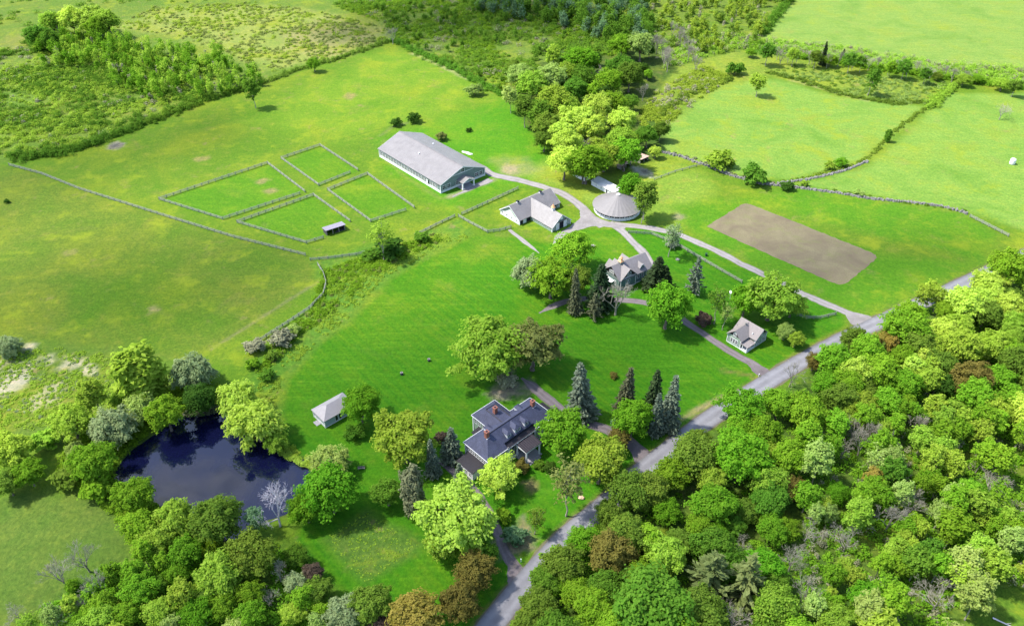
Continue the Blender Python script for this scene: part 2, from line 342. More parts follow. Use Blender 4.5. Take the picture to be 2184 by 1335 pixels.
z = (fbm(X, Y, 60, 3) - .5) * 0.10 * np.clip(msk[..., 2] * 2, 0, 1)
ps = sdf(poly(POND), X, Y) + (fbm(X, Y, 5, 31) - .5) * 1.6
z = np.where(ps < 1.5, np.interp(ps, [-4, 0, 1.5], [-2.0, -0.45, 0.0]), z)
bank = np.clip(1 - np.abs(ps) / 1.6, 0, 1)[..., None]; lay(bank * .85, (.055, .052, .024), 0, .3, 1)
far = np.clip((np.hypot(X, Y - 300) - 600) / 300, 0, 1)[..., None]; lay(far, (0.05, 0.10, 0.012), 0, .3, .8)
nx, ny = len(gx), len(gy); idx = np.arange(nx * ny).reshape(ny, nx)
Q = np.stack([idx[:-1, :-1], idx[:-1, 1:], idx[1:, 1:], idx[1:, :-1]], -1).reshape(-1, 4)
gme = npmesh('ground', np.stack([X, Y, z], -1).reshape(-1, 3), Q, 4, True)
a = gme.color_attributes.new('tint', 'FLOAT_COLOR', 'POINT'); a.data.foreach_set('color', np.concatenate([col, ONE], -1).astype(np.float32).ravel())
a = gme.color_attributes.new('mask', 'FLOAT_COLOR', 'POINT'); a.data.foreach_set('color', np.concatenate([msk, ONE], -1).astype(np.float32).ravel())
m = NT('grassland'); p3 = m.pos()
tint = m.n('ShaderNodeVertexColor', layer_name='tint').outputs[0]
sep = m.n('ShaderNodeSeparateColor'); m.l(m.n('ShaderNodeVertexColor', layer_name='mask').outputs[0], sep.inputs[0])
mow, dry, rgh = sep.outputs[0], sep.outputs[1], sep.outputs[2]
n1 = m.noise(p3, 0.035, 6, 0.62, 0.6); n2 = m.noise(p3, 0.16, 5, 0.62, 0.4); n3 = m.noise(p3, 1.1, 4, 0.7); n4 = m.noise(p3, 0.45, 4, 0.7)
cc = m.mix(m.math('MULTIPLY', dry, m.ramp(n1, 0.50, 0.66)), tint, (0.155, 0.185, 0.012))
cc = m.mix(m.math('MULTIPLY', dry, m.ramp(n2, 0.55, 0.75, 0, .8)), cc, (0.20, 0.19, 0.035))
cc = m.mix(m.math('MULTIPLY', dry, m.ramp(m.noise(p3, 0.055, 5, 0.6, 0.5), 0.60, 0.74, 0, .7)), cc, (0.17, 0.125, 0.05))
cc = m.mix(m.ramp(n1, 0.30, 0.52, 0.40, 0), cc, (0.030, 0.118, 0.004))
cc = m.mix(m.ramp(n4, 0.52, 0.72, 0, .38), cc, m.mix(1.0, cc, (1.7, 1.25, 1.1), 'MULTIPLY'))
cc = m.mix(m.ramp(n3, 0.35, 0.65, 0, 1), m.mix(1.0, cc, (0.76, 0.80, 0.8), 'MULTIPLY'), m.mix(1.0, cc, (1.22, 1.16, 1.1), 'MULTIPLY'))
cc = m.mix(m.math('MULTIPLY', rgh, m.ramp(n4, 0.38, 0.62, .65, 0)), cc, m.mix(1.0, cc, (0.55, 0.60, 0.6), 'MULTIPLY'))
st = m.wave(p3, R(50), 0.10, 2.0, 'Y', 0.25); st2 = m.wave(p3, R(50), 0.24, 3.0, 'Y', 0.4)
sw = m.math('MULTIPLY', mow, m.math('MULTIPLY', m.ramp(m.noise(p3, 0.03, 3), 0.35, 0.6, .25, 1), 0.75))
cc = m.mix(m.math('MULTIPLY', sw, st), cc, m.mix(1.0, cc, (1.45, 1.12, 1.0), 'MULTIPLY'))
cc = m.mix(m.math('MULTIPLY', sw, m.math('MULTIPLY', st2, 0.5)), cc, m.mix(1.0, cc, (0.62, 0.80, 0.8), 'MULTIPLY'))
mpg = m.n('ShaderNodeMapping'); m.l(p3, mpg.inputs[0]); mpg.inputs['Rotation'].default_value = (0, 0, R(38)); mpg.inputs['Scale'].default_value = (0.05, 0.5, 0.1)
ns = m.noise(mpg.outputs[0], 1.0, 5, 0.65, 0.6); nk = m.math('ADD', m.math('MULTIPLY', mow, 0.9), 0.25)
cc = m.mix(m.math('MULTIPLY', nk, m.ramp(ns, 0.36, 0.64, .55, 0)), cc, m.mix(1.0, cc, (0.68, 0.80, 0.7), 'MULTIPLY'))
cc = m.mix(m.math('MULTIPLY', nk, m.ramp(ns, 0.52, 0.72, 0, .5)), cc, m.mix(1.0, cc, (1.45, 1.22, 1.5), 'MULTIPLY'))
nq = m.noise(p3, 0.07, 7, 0.72, 0.15); nr = m.noise(p3, 0.30, 5, 0.7, 0.4)
cc = m.mix(m.math('MULTIPLY', m.ramp(dry, 0.12, 0.4), m.ramp(nq, 0.54, 0.66, 0, .6)), cc, (0.165, 0.205, 0.012))
cc = m.mix(m.math('MULTIPLY', m.ramp(dry, 0.15, 0.5), m.ramp(m.noise(p3, 0.10, 7, 0.72, 0.3), 0.60, 0.70, 0, .7)), cc, (0.175, 0.135, 0.055))
cc = m.mix(m.ramp(nr, 0.30, 0.50, .45, 0), cc, m.mix(1.0, cc, (0.62, 0.78, 0.7), 'MULTIPLY'))
m.bsdf(cc, 0.95, bump=m.math('ADD', n3, m.math('MULTIPLY', n4, m.math('ADD', rgh, 0.15))), bstr=0.55, bdist=0.5, spec=0.08)
tag(link('ground', gme, m.m), kind='structure')

# water
wt = NT('pond_water'); pp = wt.pos(); wn = wt.noise(pp, 0.9, 3, 0.5); wn2 = wt.noise(pp, 0.12, 3, 0.5)
wt.bsdf((0.0030, 0.0040, 0.020), wt.ramp(wn2, 0.4, 0.7, 0.02, 0.06), bump=wt.math('ADD', wn, wn2), bstr=0.06, bdist=0.05, spec=0.55)
pc = poly(POND); cen = pc.mean(0); big = cen + (pc - cen) * 1.12
mb = MB(); mb.add([(x, y, -0.42) for x, y in big], [list(range(len(big)))]); tag(mb.build('pond_water', wt.m), kind='structure')

# roads, drives, ring
def offset(P, d):
    P = np.asarray(P); T = np.gradient(P, axis=0); T /= np.linalg.norm(T, axis=1)[:, None]; return P + np.stack([-T[:, 1], T[:, 0]], -1) * d
def dense(P, st=1.5):
    P = np.asarray(P); s = np.r_[0, np.cumsum(np.linalg.norm(np.diff(P, axis=0), axis=1))]; n = max(2, int(s[-1] / st)); t = np.linspace(0, s[-1], n)
    Z = np.stack([np.interp(t, s, P[:, 0]), np.interp(t, s, P[:, 1])], -1)
    for _ in range(6): Z[1:-1] = (Z[:-2] + 2 * Z[1:-1] + Z[2:]) / 4
    return Z
def strip(name, P, wl, wr, zz, mat, jit=0.25, seed=1, taper=0):
    D = dense(P); n = len(D); r = np.random.default_rng(seed); k = np.arange(n)
    j = lambda: np.convolve(r.normal(0, 1, n + 6), np.ones(3) / 3, 'valid')[:n] * jit
    wl = np.broadcast_to(wl, (n,)) + j(); wr = np.broadcast_to(wr, (n,)) + j()
    if taper: f = np.clip((n - 1 - k) / taper, .25, 1); wl = wl * f; wr = wr * f
    L = offset(D, 1.0) - D; A = D + L * wl[:, None]; B = D - L * wr[:, None]
    rows = [A * (1 - t) + B * t for t in (0, .25, .5, .75, 1)]; mb = MB()
    V = [(p[0], p[1], zz) for row in rows for p in row]; F = []
    for c in range(4):
        for i in range(n - 1): F.append([c * n + i, (c + 1) * n + i, (c + 1) * n + i + 1, c * n + i + 1])
    mb.add(V, F); o = mb.build(name, mat); at = o.data.attributes.new('across', 'FLOAT', 'POINT'); at.data.foreach_set('value', np.repeat([0, .25, .5, .75, 1], n).astype(np.float32)); return tag(o, kind='structure')
asp = NT('weathered_asphalt'); q = asp.pos(); na = asp.noise(q, 0.25, 6, 0.65); nb = asp.noise(q, 3.0, 3, 0.7)
ac = asp.mix(asp.ramp(na, 0.3, 0.7), (0.118, 0.115, 0.123), (0.175, 0.172, 0.184)); ac = asp.mix(asp.ramp(nb, 0.4, 0.75, 0, .15), ac, (0.105, 0.10, 0.108))
ac = asp.mix(asp.ramp(asp.noise(q, 0.7, 5, 0.7, 2.0), 0.64, 0.70, 0, .5), ac, (0.09, 0.088, 0.10))
def tracks(m, c, pale, dark, k):
    # worn wheel tracks, paler than the crown and the edges of the way
    t_ = m.n('ShaderNodeAttribute', attribute_name='across').outputs['Fac']; d_ = m.math('ABSOLUTE', m.math('SUBTRACT', m.math('ABSOLUTE', m.math('SUBTRACT', t_, 0.5)), 0.22)); q_ = m.noise(m.pos(), 0.6, 4, 0.7)
    f_ = m.math('MULTIPLY', m.ramp(d_, 0.02, 0.16, 1, 0), m.ramp(q_, 0.3, 0.6, .3, 1)); c = m.mix(m.math('MULTIPLY', f_, k), c, pale)
    e_ = m.ramp(m.math('ADD', m.math('ABSOLUTE', m.math('SUBTRACT', t_, 0.5)), m.math('MULTIPLY', m.math('SUBTRACT', q_, 0.5), .25)), 0.38, 0.5); return m.mix(m.math('MULTIPLY', e_, .7), c, dark)
ac = tracks(asp, ac, (0.20, 0.197, 0.21), (0.085, 0.08, 0.075), .7)
asp.bsdf(ac, 0.85, bump=nb, bstr=0.1, bdist=0.02)
def gravel(name, a, b, c):
    g = NT(name); q = g.pos(); na = g.noise(q, 0.22, 6, 0.7, 0.5); nb = g.noise(q, 2.6, 3, 0.7)
    k = g.mix(g.ramp(na, 0.32, 0.68), a, b); k = g.mix(g.ramp(g.noise(q, 0.5, 5, 0.7), 0.56, 0.72, 0, .7), k, c); k = g.mix(g.ramp(nb, 0.4, 0.8, 0, .35), k, tuple(x * .6 for x in a))
    k = tracks(g, k, tuple(x*1.15 for x in b), (0.085, 0.10, 0.035), .6) if name != 'verge_gravel' else k
    g.bsdf(k, 0.95, bump=nb, bstr=0.2, bdist=0.03); return g.m
GRV = gravel('pale_gravel', (0.145, 0.132, 0.127), (0.225, 0.207, 0.20), (0.12, 0.125, 0.055))
GRVD = gravel('dark_gravel', (0.085, 0.070, 0.072), (0.15, 0.128, 0.130), (0.09, 0.09, 0.045))
strip('road_verge', ROADL and road_l, 0.45, 6.45, 0.02, gravel('verge_gravel', (0.08, 0.075, 0.04), (0.12, 0.11, 0.06), (0.06, 0.09, 0.02)), 0.35, 2)
strip('road', road_l, 0.0, 6.0, 0.045, asp.m, 0.05, 3)
strip('gravel_drive', poly([(1846,686),(1820,672),(1780,656),(1700,622),(1610,577),(1520,531),(1440,497),(1380,485),(1310,478),(1255,479),(1215,490),(1190,505),(1180,522)]), 1.85, 1.85, 0.030, GRV, 0.3, 4, 4)
strip('gravel_drive', poly([(1286,484),(1262,466),(1240,440),(1200,412),(1150,396),(1100,383),(1050,374),(1022,354),(1000,338)]), 2.3, 2.3, 0.034, GRV, 0.3, 5, 8)
strip('gravel_drive', poly([(1300,474),(1330,496),(1352,518),(1378,545),(1390,565)]), 1.7, 1.7, 0.038, GRV, 0.3, 6)
strip('gravel_drive', poly([(1636,794),(1610,778),(1560,752),(1500,712),(1465,690),(1430,662),(1375,644),(1330,640),(1290,640),(1230,636),(1190,647),(1150,668)]), 1.6, 1.6, 0.030, GRVD, 0.25, 7, 4)
strip('gravel_drive', poly([(1376,968),(1345,940),(1310,920),(1270,906),(1240,900),(1205,882),(1170,853),(1135,824),(1112,806)]), 1.9, 1.9, 0.030, GRVD, 0.3, 8, 3)
strip('gravel_drive', poly([(1112,1222),(1092,1205),(1072,1165),(1050,1105),(1020,1055),(985,1018),(955,996),(925,980)]), 1.5, 1.5, 0.030, GRVD, 0.25, 9, 6)
strip('gravel_path', poly([(1046,383),(1010,399),(985,411),(965,420)]), 1.9, 1.9, 0.03, GRV, 0.4, 12, 8)
strip('gravel_path', poly([(1086,490),(1100,502),(1130,524),(1150,540)]), 1.0, 1.0, 0.030, GRV, 0.25, 10, 3)
def apron(name, P, zz, mat):
    A = poly(P); D = dense(np.vstack([A, A[:1]]), 1.2)[:-1]; D = D + RNG.normal(0, .15, D.shape); mb = MB(); mb.add([(x, y, zz) for x, y in D], [list(range(len(D)))]); o = mb.build(name, mat); at = o.data.attributes.new('across', 'FLOAT', 'POINT'); at.data.foreach_set('value', np.full(len(D), .5, np.float32)); return tag(o, kind='structure')
apron('gravel_yard', [(1238,436),(1256,446),(1270,462),(1300,474),(1340,483),(1330,492),(1300,484),(1262,482),(1220,492),(1212,484),(1238,468),(1236,450)], 0.042, GRV)
apron('drive_mouth', [(1800,664),(1835,668),(1868,676),(1850,690),(1838,698),(1812,694),(1808,680)], 0.036, GRV)
apron('drive_mouth', [(1590,770),(1618,780),(1650,788),(1632,800),(1616,806),(1600,786)], 0.036, GRVD)
apron('drive_mouth', [(1330,925),(1352,948),(1392,962),(1372,984),(1352,996),(1350,968),(1326,940)], 0.036, GRVD)
apron('drive_mouth', [(1082,1180),(1096,1200),(1120,1210),(1104,1232),(1080,1262),(1086,1225),(1076,1190)], 0.036, GRVD)
rg = NT('riding_ring_sand'); q = rg.pos(); ra = rg.noise(q, 0.09, 6, 0.65, 0.5); rb = rg.noise(q, 1.6, 4, 0.7)
rc = rg.mix(rg.ramp(ra, 0.35, 0.65), (0.112, 0.088, 0.050), (0.170, 0.148, 0.075)); rc = rg.mix(rg.ramp(rg.noise(q, 0.2, 5, 0.7), 0.5, 0.72, 0, .6), rc, (0.12, 0.14, 0.03))
rw = rg.wave(q, R(-44.5) + R(90), 0.45, 3.0, 'Y', 0.6); rc = rg.mix(rg.math('MULTIPLY', rw, .5), rc, (0.082, 0.066, 0.050))
rc = rg.mix(rg.ramp(rb, 0.4, 0.75, 0, .4), rc, (0.08, 0.065, 0.045)); rg.bsdf(rc, 0.95, bump=rb, bstr=0.3, bdist=0.1)
apron('riding_ring', [(1507,483),(1546,459),(1589,432),(1600,436),(1700,475),(1874,545),(1868,553),(1797,611),(1785,607),(1640,543)], 0.03, rg.m)

# ------------------------------------------------------------------ buildings
def frame(name, o, a, z=0.0, label=None, cat='building', group=None):
    p = G(*o, z); q = G(*a, z); t = empty(name, (p.x, p.y, 0), math.atan2(q.y - p.y, q.x - p.x)); tag(t, label, cat, group); return t
def local(mb, u, v, ang):                       # moves what was built facing -y at the origin onto a wall
    c, s = math.cos(ang), math.sin(ang); mb.v = [(u + x * c - y * s, v + x * s + y * c, z_) for x, y, z_ in mb.v]; return mb
def window(par, u, v, z_, w_, h, ang=0.0, cols=2, rows=2, arch=False):
    fr = MB(); t = .13
    fr.box(-w_/2-.12, w_/2+.12, -.09, .0, z_-.16, z_); fr.box(-w_/2-.12, w_/2+.12, -.09, .0, z_+h, z_+h+.16)
    for k in range(cols + 1):
        x = -w_/2 + w_*k/cols; tt = t if k in (0, cols) else t*.55; fr.box(x-tt/2, x+tt/2, -.085, 0, z_, z_+h)
    for k in range(1, rows): fr.box(-w_/2, w_/2, -.08, 0, z_+h*k/rows-t*.25, z_+h*k/rows+t*.25)
    if arch: fr.add([(-w_/2-.1,-.09,z_+h+.16),(w_/2+.1,-.09,z_+h+.16),(0,-.09,z_+h+.16+w_*.5),(-w_/2-.1,0,z_+h+.16),(w_/2+.1,0,z_+h+.16),(0,0,z_+h+.16+w_*.5)],[[0,1,2],[0,3,4,1],[1,4,5,2],[2,5,3,0]])
    f = local(fr, u, v, ang).build('window', WHITE, par)
    g = MB().add([(-w_/2,-.04,z_),(w_/2,-.04,z_),(w_/2,-.04,z_+h),(-w_/2,-.04,z_+h)],[[0,1,2,3]]); local(g, u, v, ang).build('pane', GLASS, f); return f
def door(par, u, v, w_, h, ang=0.0, mat=None, name='door', z_=0.05, y=-.1, bars=True):
    d = MB().box(-w_/2, w_/2, y, -.02, z_, z_+h)
    if bars:
        d.box(-w_/2, w_/2, y-.03, y, z_+h-.18, z_+h); d.box(-w_/2, w_/2, y-.03, y, z_, z_+.2)
    o = local(d, u, v, ang).build(name, mat or WHITE, par)
    hd = MB().box(w_*.3, w_*.3+.08, y-.1, y-.03, z_+h*.42, z_+h*.5); local(hd, u, v, ang).build('handle', DARK, o); return o
def opening(par, u, v, w_, h, ang=0.0, z_=0.06):
    o = MB().box(-w_/2, w_/2, -.03, -.01, z_, z_+h); return local(o, u, v, ang).build('doorway', DARK, par)
RK = []
def flush(t):
    for nm, mb in RK: mb.build(nm, WHITE, t)
    RK.clear()
def gable_block(W_, RF, TR, x0, x1, y0, y1, ze, zr, axis='y', oh=.45, th=.16, base=None, cut=None):
    # walls, roof and white trim of one gabled block; the ridge runs along axis
    if axis == 'y':
        xm = (x0+x1)/2; k = (zr-ze)/(xm-x0); W_.prism([(x0,y0),(x1,y0),(x1,y1),(x0,y1)], 0, ze)
        for a, b in (((x0,y0),(x1,y0)), ((x1,y1),(x0,y1))): W_.wall(a, b, ze, [((x1-x0)/2, zr-.12)], .2)
        for s in (-1, 1):
            xe = x0-oh if s < 0 else x1+oh; zz = ze-k*oh+.1; zt = zr+.1
            RF.slab([(xe,y0-oh,zz),(xm,y0-oh,zt),(xm,y1+oh,zt),(xe,y1+oh,zz)][::(-1 if s < 0 else 1)], th)
            for yy in (y0-oh-.05, y1+oh-.01):
                if TR is not None: RK.append(('barge_board', MB())); RK[-1][1].add([(xe,yy,zz-.36),(xm,yy,zt-.36),(xm,yy,zt-.01),(xe,yy,zz-.01),(xe,yy+.06,zz-.36),(xm,yy+.06,zt-.36),(xm,yy+.06,zt-.01),(xe,yy+.06,zz-.01)],[[0,1,2,3],[7,6,5,4],[0,4,5,1],[3,2,6,7],[0,3,7,4],[1,5,6,2]])
    else:
        ym = (y0+y1)/2; k = (zr-ze)/(ym-y0); W_.prism([(x0,y0),(x1,y0),(x1,y1),(x0,y1)], 0, ze)
        for a, b in (((x0,y1),(x0,y0)), ((x1,y0),(x1,y1))): W_.wall(a, b, ze, [((y1-y0)/2, zr-.12)], .2)
        for s in (-1, 1):
            ye = y0-oh if s < 0 else y1+oh; zz = ze-k*oh+.1; zt = zr+.1
            RF.slab([(x0-oh,ye,zz),(x1+oh,ye,zz),(x1+oh,ym,zt),(x0-oh,ym,zt)][::(1 if s < 0 else -1)], th)
            for xx in (x0-oh-.05, x1+oh-.01):
                if TR is not None: RK.append(('barge_board', MB())); RK[-1][1].add([(xx,ye,zz-.36),(xx,ym,zt-.36),(xx,ym,zt-.01),(xx,ye,zz-.01),(xx+.06,ye,zz-.36),(xx+.06,ym,zt-.36),(xx+.06,ym,zt-.01),(xx+.06,ye,zz-.01)],[[0,1,2,3],[7,6,5,4],[0,4,5,1],[3,2,6,7],[0,3,7,4],[1,5,6,2]])
def corner_boards(TR, pts, z1, w_=.17):
    for x, y in pts: RK.append(('corner_board', MB().box(x-w_, x+w_, y-w_, y+w_, 0, z1)))
Q90 = R(90)

# the indoor riding hall
t = frame('riding_hall', (940.4,412.7), (1033.8,374.6), 0, 'long grey-green riding hall with pale metal gable roof beside four fenced paddocks', 'building')
W_, RF, TR, BS = MB(), MB(), MB(), MB()
AX, AY, AE, AR = 25.7, 48.5, 4.45, 9.2
gable_block(W_, RF, TR, 0, AX, 0, AY, AE, AR, 'y', .5, .2)
for sgn in (-1, 1): RF.box(AX/2-.25, AX/2+.25, -.5, AY+.5, AR+.08, AR+.2) if sgn > 0 else None
BS.box(-.06, AX+.06, -.06, .0, 0, .95); BS.box(-.06, .0, 0, AY, 0, 1.15); BS.box(AX, AX+.06, 0, AY, 0, .95)
corner_boards(TR, [(.0,.0),(AX,0),(0,AY),(AX,AY)], AE-.1)
TR.box(6.6, AX-6.6, -.07, .0, AE+1.55, AE+1.75)
W_.build('wall', SLATEGREEN, t); rf = RF.build('roof', ROOF_V, t); (TR.build('trim', WHITE, t) if TR.v else None); flush(t); BS.build('base_board', WHITE, t)
for x, y in ((7.6,26.0),(19.3,30.5)):
    zz = AE+.1+(AR-AE)*(min(x,AX-x)/(AX/2)); MB().lathe([(.28,zz-.2),(.28,zz+.45),(.42,zz+.5),(.1,zz+.75)],10,x,y).build('roof_vent', WHITE, t)
for k in range(17): window(t, 0, 46.6-2.22*k, 1.55, 1.75, 1.75, -Q90, 2, 3)
for k in range(3): window(t, 0, 6.9-2.1*k*.9, 1.55, 1.6, 1.75, -Q90, 2, 3)
opening(t, 0, 8.9, 1.1, 2.9, -Q90); door(t, 0, 9.95, 1.0, 3.0, -Q90, WHITE, 'sliding_door', y=-.14)
for x in (1.9, 4.6, 20.8, 23.4): window(t, x, 0, 1.45, 1.9, 1.7, 0, 2, 2)
window(t, AX/2, 0, AE+1.95, 1.9, 1.7, 0, 2, 2); window(t, 9.3, 0, 1.3, 1.3, 1.5); window(t, 15.2, 0, 1.4, 1.1, 1.4)
opening(t, 12.4, 0, 2.6, 2.6); door(t, 12.4, -.05, 1.2, 2.2, 0, SAGE)
P_, P2, P3 = MB(), MB(), MB()
gable_block(MB(), P_, P2, 9.4, 16.0, -4.2, 0.3, 3.5, 4.8, 'y', .35, .14); pr = P_.build('porch_roof', ROOF_V, t); flush(t)
for x in (9.5, 15.9): MB().box(x-.28, x+.28, -4.25, -3.69, 0, 3.4).box(x-.4, x+.4, -4.37, -3.57, 0, .5).build('column', WHITE, t)
MB().wall((9.4,-4.2),(16.0,-4.2),3.4,[(6.6,3.55),(3.3,4.72),(0,3.55)],.14).build('porch_gable', SLATEGREEN, t)
MB().box(9.2, 16.2, -4.5, -.06, 0.0, .1).build('porch_floor', DECK, t)

# the stable
t = frame('stable', (1177.4,495.6), (1215.8,477.4), 0, 'white walled stable in a T shape with copper cupola and grey metal roof', 'building')
W_, RF, TR = MB(), MB(), MB(); R2 = MB()
gable_block(W_, RF, TR, 0, 10.4, 0, 19.4, 2.35, 6.5, 'y', .45, .16)
gable_block(W_, R2, TR, -6.4, 16.5, 13.2, 25.4, 2.55, 6.65, 'x', .5, .16)
W_.build('wall', SAGE, t); RF.build('roof', ROOF_V, t); R2.build('cross_roof', ROOF_U, t)
corner_boards(TR, [(0,0),(10.4,0),(-6.4,13.2),(-6.4,25.4),(16.5,13.2)], 2.3); (TR.build('trim', WHITE, t) if TR.v else None); flush(t)
MB().box(-6.48,-6.4,13.4,25.2,.0,2.2).box(-6.5,-6.4,13.2,25.4,2.3,2.5).wall((-6.46,22.4),(-6.46,16.2),2.5,[(6.2,2.6),(3.1,4.9),(0,2.6)],.05).build('white_gable_boards', WHITE, t)
for k in range(9): window(t, 0, 1.0+1.32*k, 1.25, .75, .75, -Q90, 2, 1)
for yy in (15.0,18.2,21.4,24.2): window(t, -6.48, yy, 1.1, .7, .8, -Q90, 2, 1)
opening(t, 5.2, 0, 2.5, 3.3); door(t, 3.0, -.05, 1.9, 3.3, 0, WHITE, 'sliding_door'); door(t, 7.4, -.05, 1.9, 3.3, 0, WHITE, 'sliding_door')
MB().box(1.7, 8.8, -.5, -.0, 3.5, 3.75).build('door_hood', ROOF_U, t)
MB().box(4.5, 5.9, -.14, -.02, 4.15, 5.6).build('hay_door', WHITE, t)
for x in (1.0, 9.4): window(t, x, 0, 1.1, .8, 1.0, 0, 2, 2)
opening(t, -5.4, 13.2, 1.6, 2.1); door(t, -3.6, 13.15, 1.7, 2.2, 0, WHITE, 'sliding_door'); opening(t, -1.3, 13.2, 2.0, 2.1)
opening(t, 13.4, 13.2, 3.0, 1.9); window(t, 15.6, 13.2, .9, .9, 1.2)
for x in (-2.2, 10.8):
    v = MB().box(x-.45, x+.45, 18.85, 19.75, 6.3, 7.35); o = v.build('roof_vent', WHITE, t); MB().box(x-.6, x+.6, 18.7, 19.9, 7.35, 7.5).box(x-.47, x+.47, 18.8, 18.85, 6.75, 7.2).build('louvre', DARK, o)
cu = MB().box(4.6, 5.8, 4.6, 5.8, 5.4, 7.7).box(4.45, 5.95, 4.45, 5.95, 7.6, 7.75).build('cupola', WHITE, t)
MB().lathe([(1.0,7.75),(.75,8.1),(.35,8.75),(.1,9.1),(.05,9.9)],8,5.2,5.2).build('cupola_roof', COPPER, cu)

# the round pen
p = G(1318,472); t = empty('round_pen', (45.7, p.y + 10.0, 0)); tag(t, 'round roofed riding pen with white panelled walls by gravel drive fork', 'building')
N = 28; Wb, Wp, DK = MB(), MB(), MB()
ring = [(10*math.cos(2*math.pi*k/N), 10*math.sin(2*math.pi*k/N)) for k in range(N)]
for k in range(N):
    a, b = Vector((*ring[k], 0)), Vector((*ring[(k+1) % N], 0)); d = (b-a); L = d.length; an = math.atan2(d.y, d.x); c = (a+b)/2
    Wp.add(local(MB().box(-L/2, L/2, 0, .12, .12, 1.15), c.x, c.y, an).v, MB().box(0,1,0,1,0,1).f)
    Wb.add(local(MB().box(-.13, .13, -.14, .16, 0, 2.5), a.x, a.y, an).v, MB().box(0,1,0,1,0,1).f)
    for z0, z1 in ((1.1, 1.25), (2.25, 2.5), (0, .2)): Wb.add(local(MB().box(-L/2, L/2, -.08, .1, z0, z1), c.x, c.y, an).v, MB().box(0,1,0,1,0,1).f)
    Wb.add(local(MB().box(-.06, .06, -.05, .08, 1.2, 2.3), c.x, c.y, an).v, MB().box(0,1,0,1,0,1).f)
Wb.build('post_and_rail_frame', WHITE, t); Wp.build('wall_panel', surf('pale_board', (.52,.54,.52), .8, .1), t)
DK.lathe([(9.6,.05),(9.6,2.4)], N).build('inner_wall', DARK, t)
rp = MB(); prof = [(10.75, 2.45), (.9, 7.25)]; n2 = 2*N
ro = [(10.75*math.cos(math.pi*k/N), 10.75*math.sin(math.pi*k/N), 2.45 + (.09 if k % 2 else 0)) for k in range(n2)]
ri = [(.9*math.cos(math.pi*k/N), .9*math.sin(math.pi*k/N), 7.25) for k in range(n2)]
rp.add(ro + ri + [(x, y, z_-.25) for x, y, z_ in ro], [[k, (k+1) % n2, n2+(k+1) % n2, n2+k] for k in range(n2)] + [[2*n2+k, 2*n2+(k+1) % n2, (k+1) % n2, k] for k in range(n2)])
rr = rp.build('roof', surf('metal_roof_panel', (.155,.145,.142), .5, .07, .8), t)
MB().lathe([(1.0,7.2),(1.0,7.5),(.6,7.75)], 16).build('roof_cap', surf('cap_metal', (.42,.40,.40), .5, .1), t)

# the white sheds behind it
def lean_shed(name, o, a, L, D, z0, z1, roofm, wallm, label, group=None, u0=0.0, front='doors'):
    t = frame(name, o, a, 0, label, 'shed', group); W_ = MB()
    W_.add([(u0,0,0),(u0+L,0,0),(u0+L,D,0),(u0,D,0),(u0,0,z0),(u0+L,0,z0),(u0+L,D,z1),(u0,D,z1)], [[0,3,2,1],[4,5,6,7],[0,1,5,4],[1,2,6,5],[2,3,7,6],[3,0,4,7]] if front != 'open' else [[0,3,2,1],[4,5,6,7],[1,2,6,5],[2,3,7,6],[3,0,4,7]])
    W_.build('wall', wallm, t); k = (z1-z0)/D
    MB().slab([(u0-.35,-.45,z0-.45*k+.12),(u0+L+.35,-.45,z0-.45*k+.12),(u0+L+.35,D+.3,z1+.3*k+.12),(u0-.35,D+.3,z1+.3*k+.12)],.1).build('roof', roofm, t)
    return t
WROOF = seamed('white_shed_roof', (.50,.48,.46), 0.0, 1.2, .6); WWALL = surf('limewashed_boards', (.66,.65,.62), .8, .12, 1.2)
t = lean_shed('long_shed', (1261.1,394.6), (1293.2,411.9), 14.4, 4.4, 2.2, 2.7, WROOF, WWALL, 'long low white shed with one dark doorway behind the round pen')
opening(t, 9.9, 0, .8, 1.8); window(t, 3.2, 0, .9, .5, .6); window(t, 6.4, 0, .9, .5, .6); door(t, 12.4, -.02, 1.0, 1.9); MB().box(0,14.4,-.12,-.02,1.98,2.1).build('gutter', DARK, t)
t = lean_shed('small_shed', (1222,374.5), (1250,389), 7.6, 3.6, 2.0, 2.5, WROOF, WWALL, 'small white shed half hidden under the trees left of long white shed')
opening(t, 6.4, 0, 1.0, 1.7); window(t, 2.2, 0, .8, .6, .7)
for o, a, L, D, lab in (((1325,363),(1348,352),6.9,2.8,'rusty roofed open shed at the wood edge, nearer the round pen'), ((1365,349),(1385,340.5),5.6,4.6,'rusty roofed open shed by the fence corner, farther from the round pen')):
    t = lean_shed('field_shelter', o, a, L, D, 2.0, 1.6, RUST, OLDWOOD, lab, 'rusty field shelters', 0.0, 'open')
    for x in (.12, L/2, L-.12): MB().box(x-.09,x+.09,.02,.2,0,1.98).build('post', OLDWOOD, t)
t = lean_shed('run_in_shed', (697.5,503), (733,491.5), 8.3, 3.6, 2.5, 2.0, surf('lilac_grey_roof', (.18,.165,.20), .7, .15), surf('dark_board', (.05,.045,.05), .9, .2), 'low dark open fronted run-in shed at the nearest paddock corner', None, 0.0, 'open')
for x in (.15, 2.8, 5.5, 8.15): MB().box(x-.1,x+.1,.02,.22,0,2.45).build('post', OLDWOOD, t)

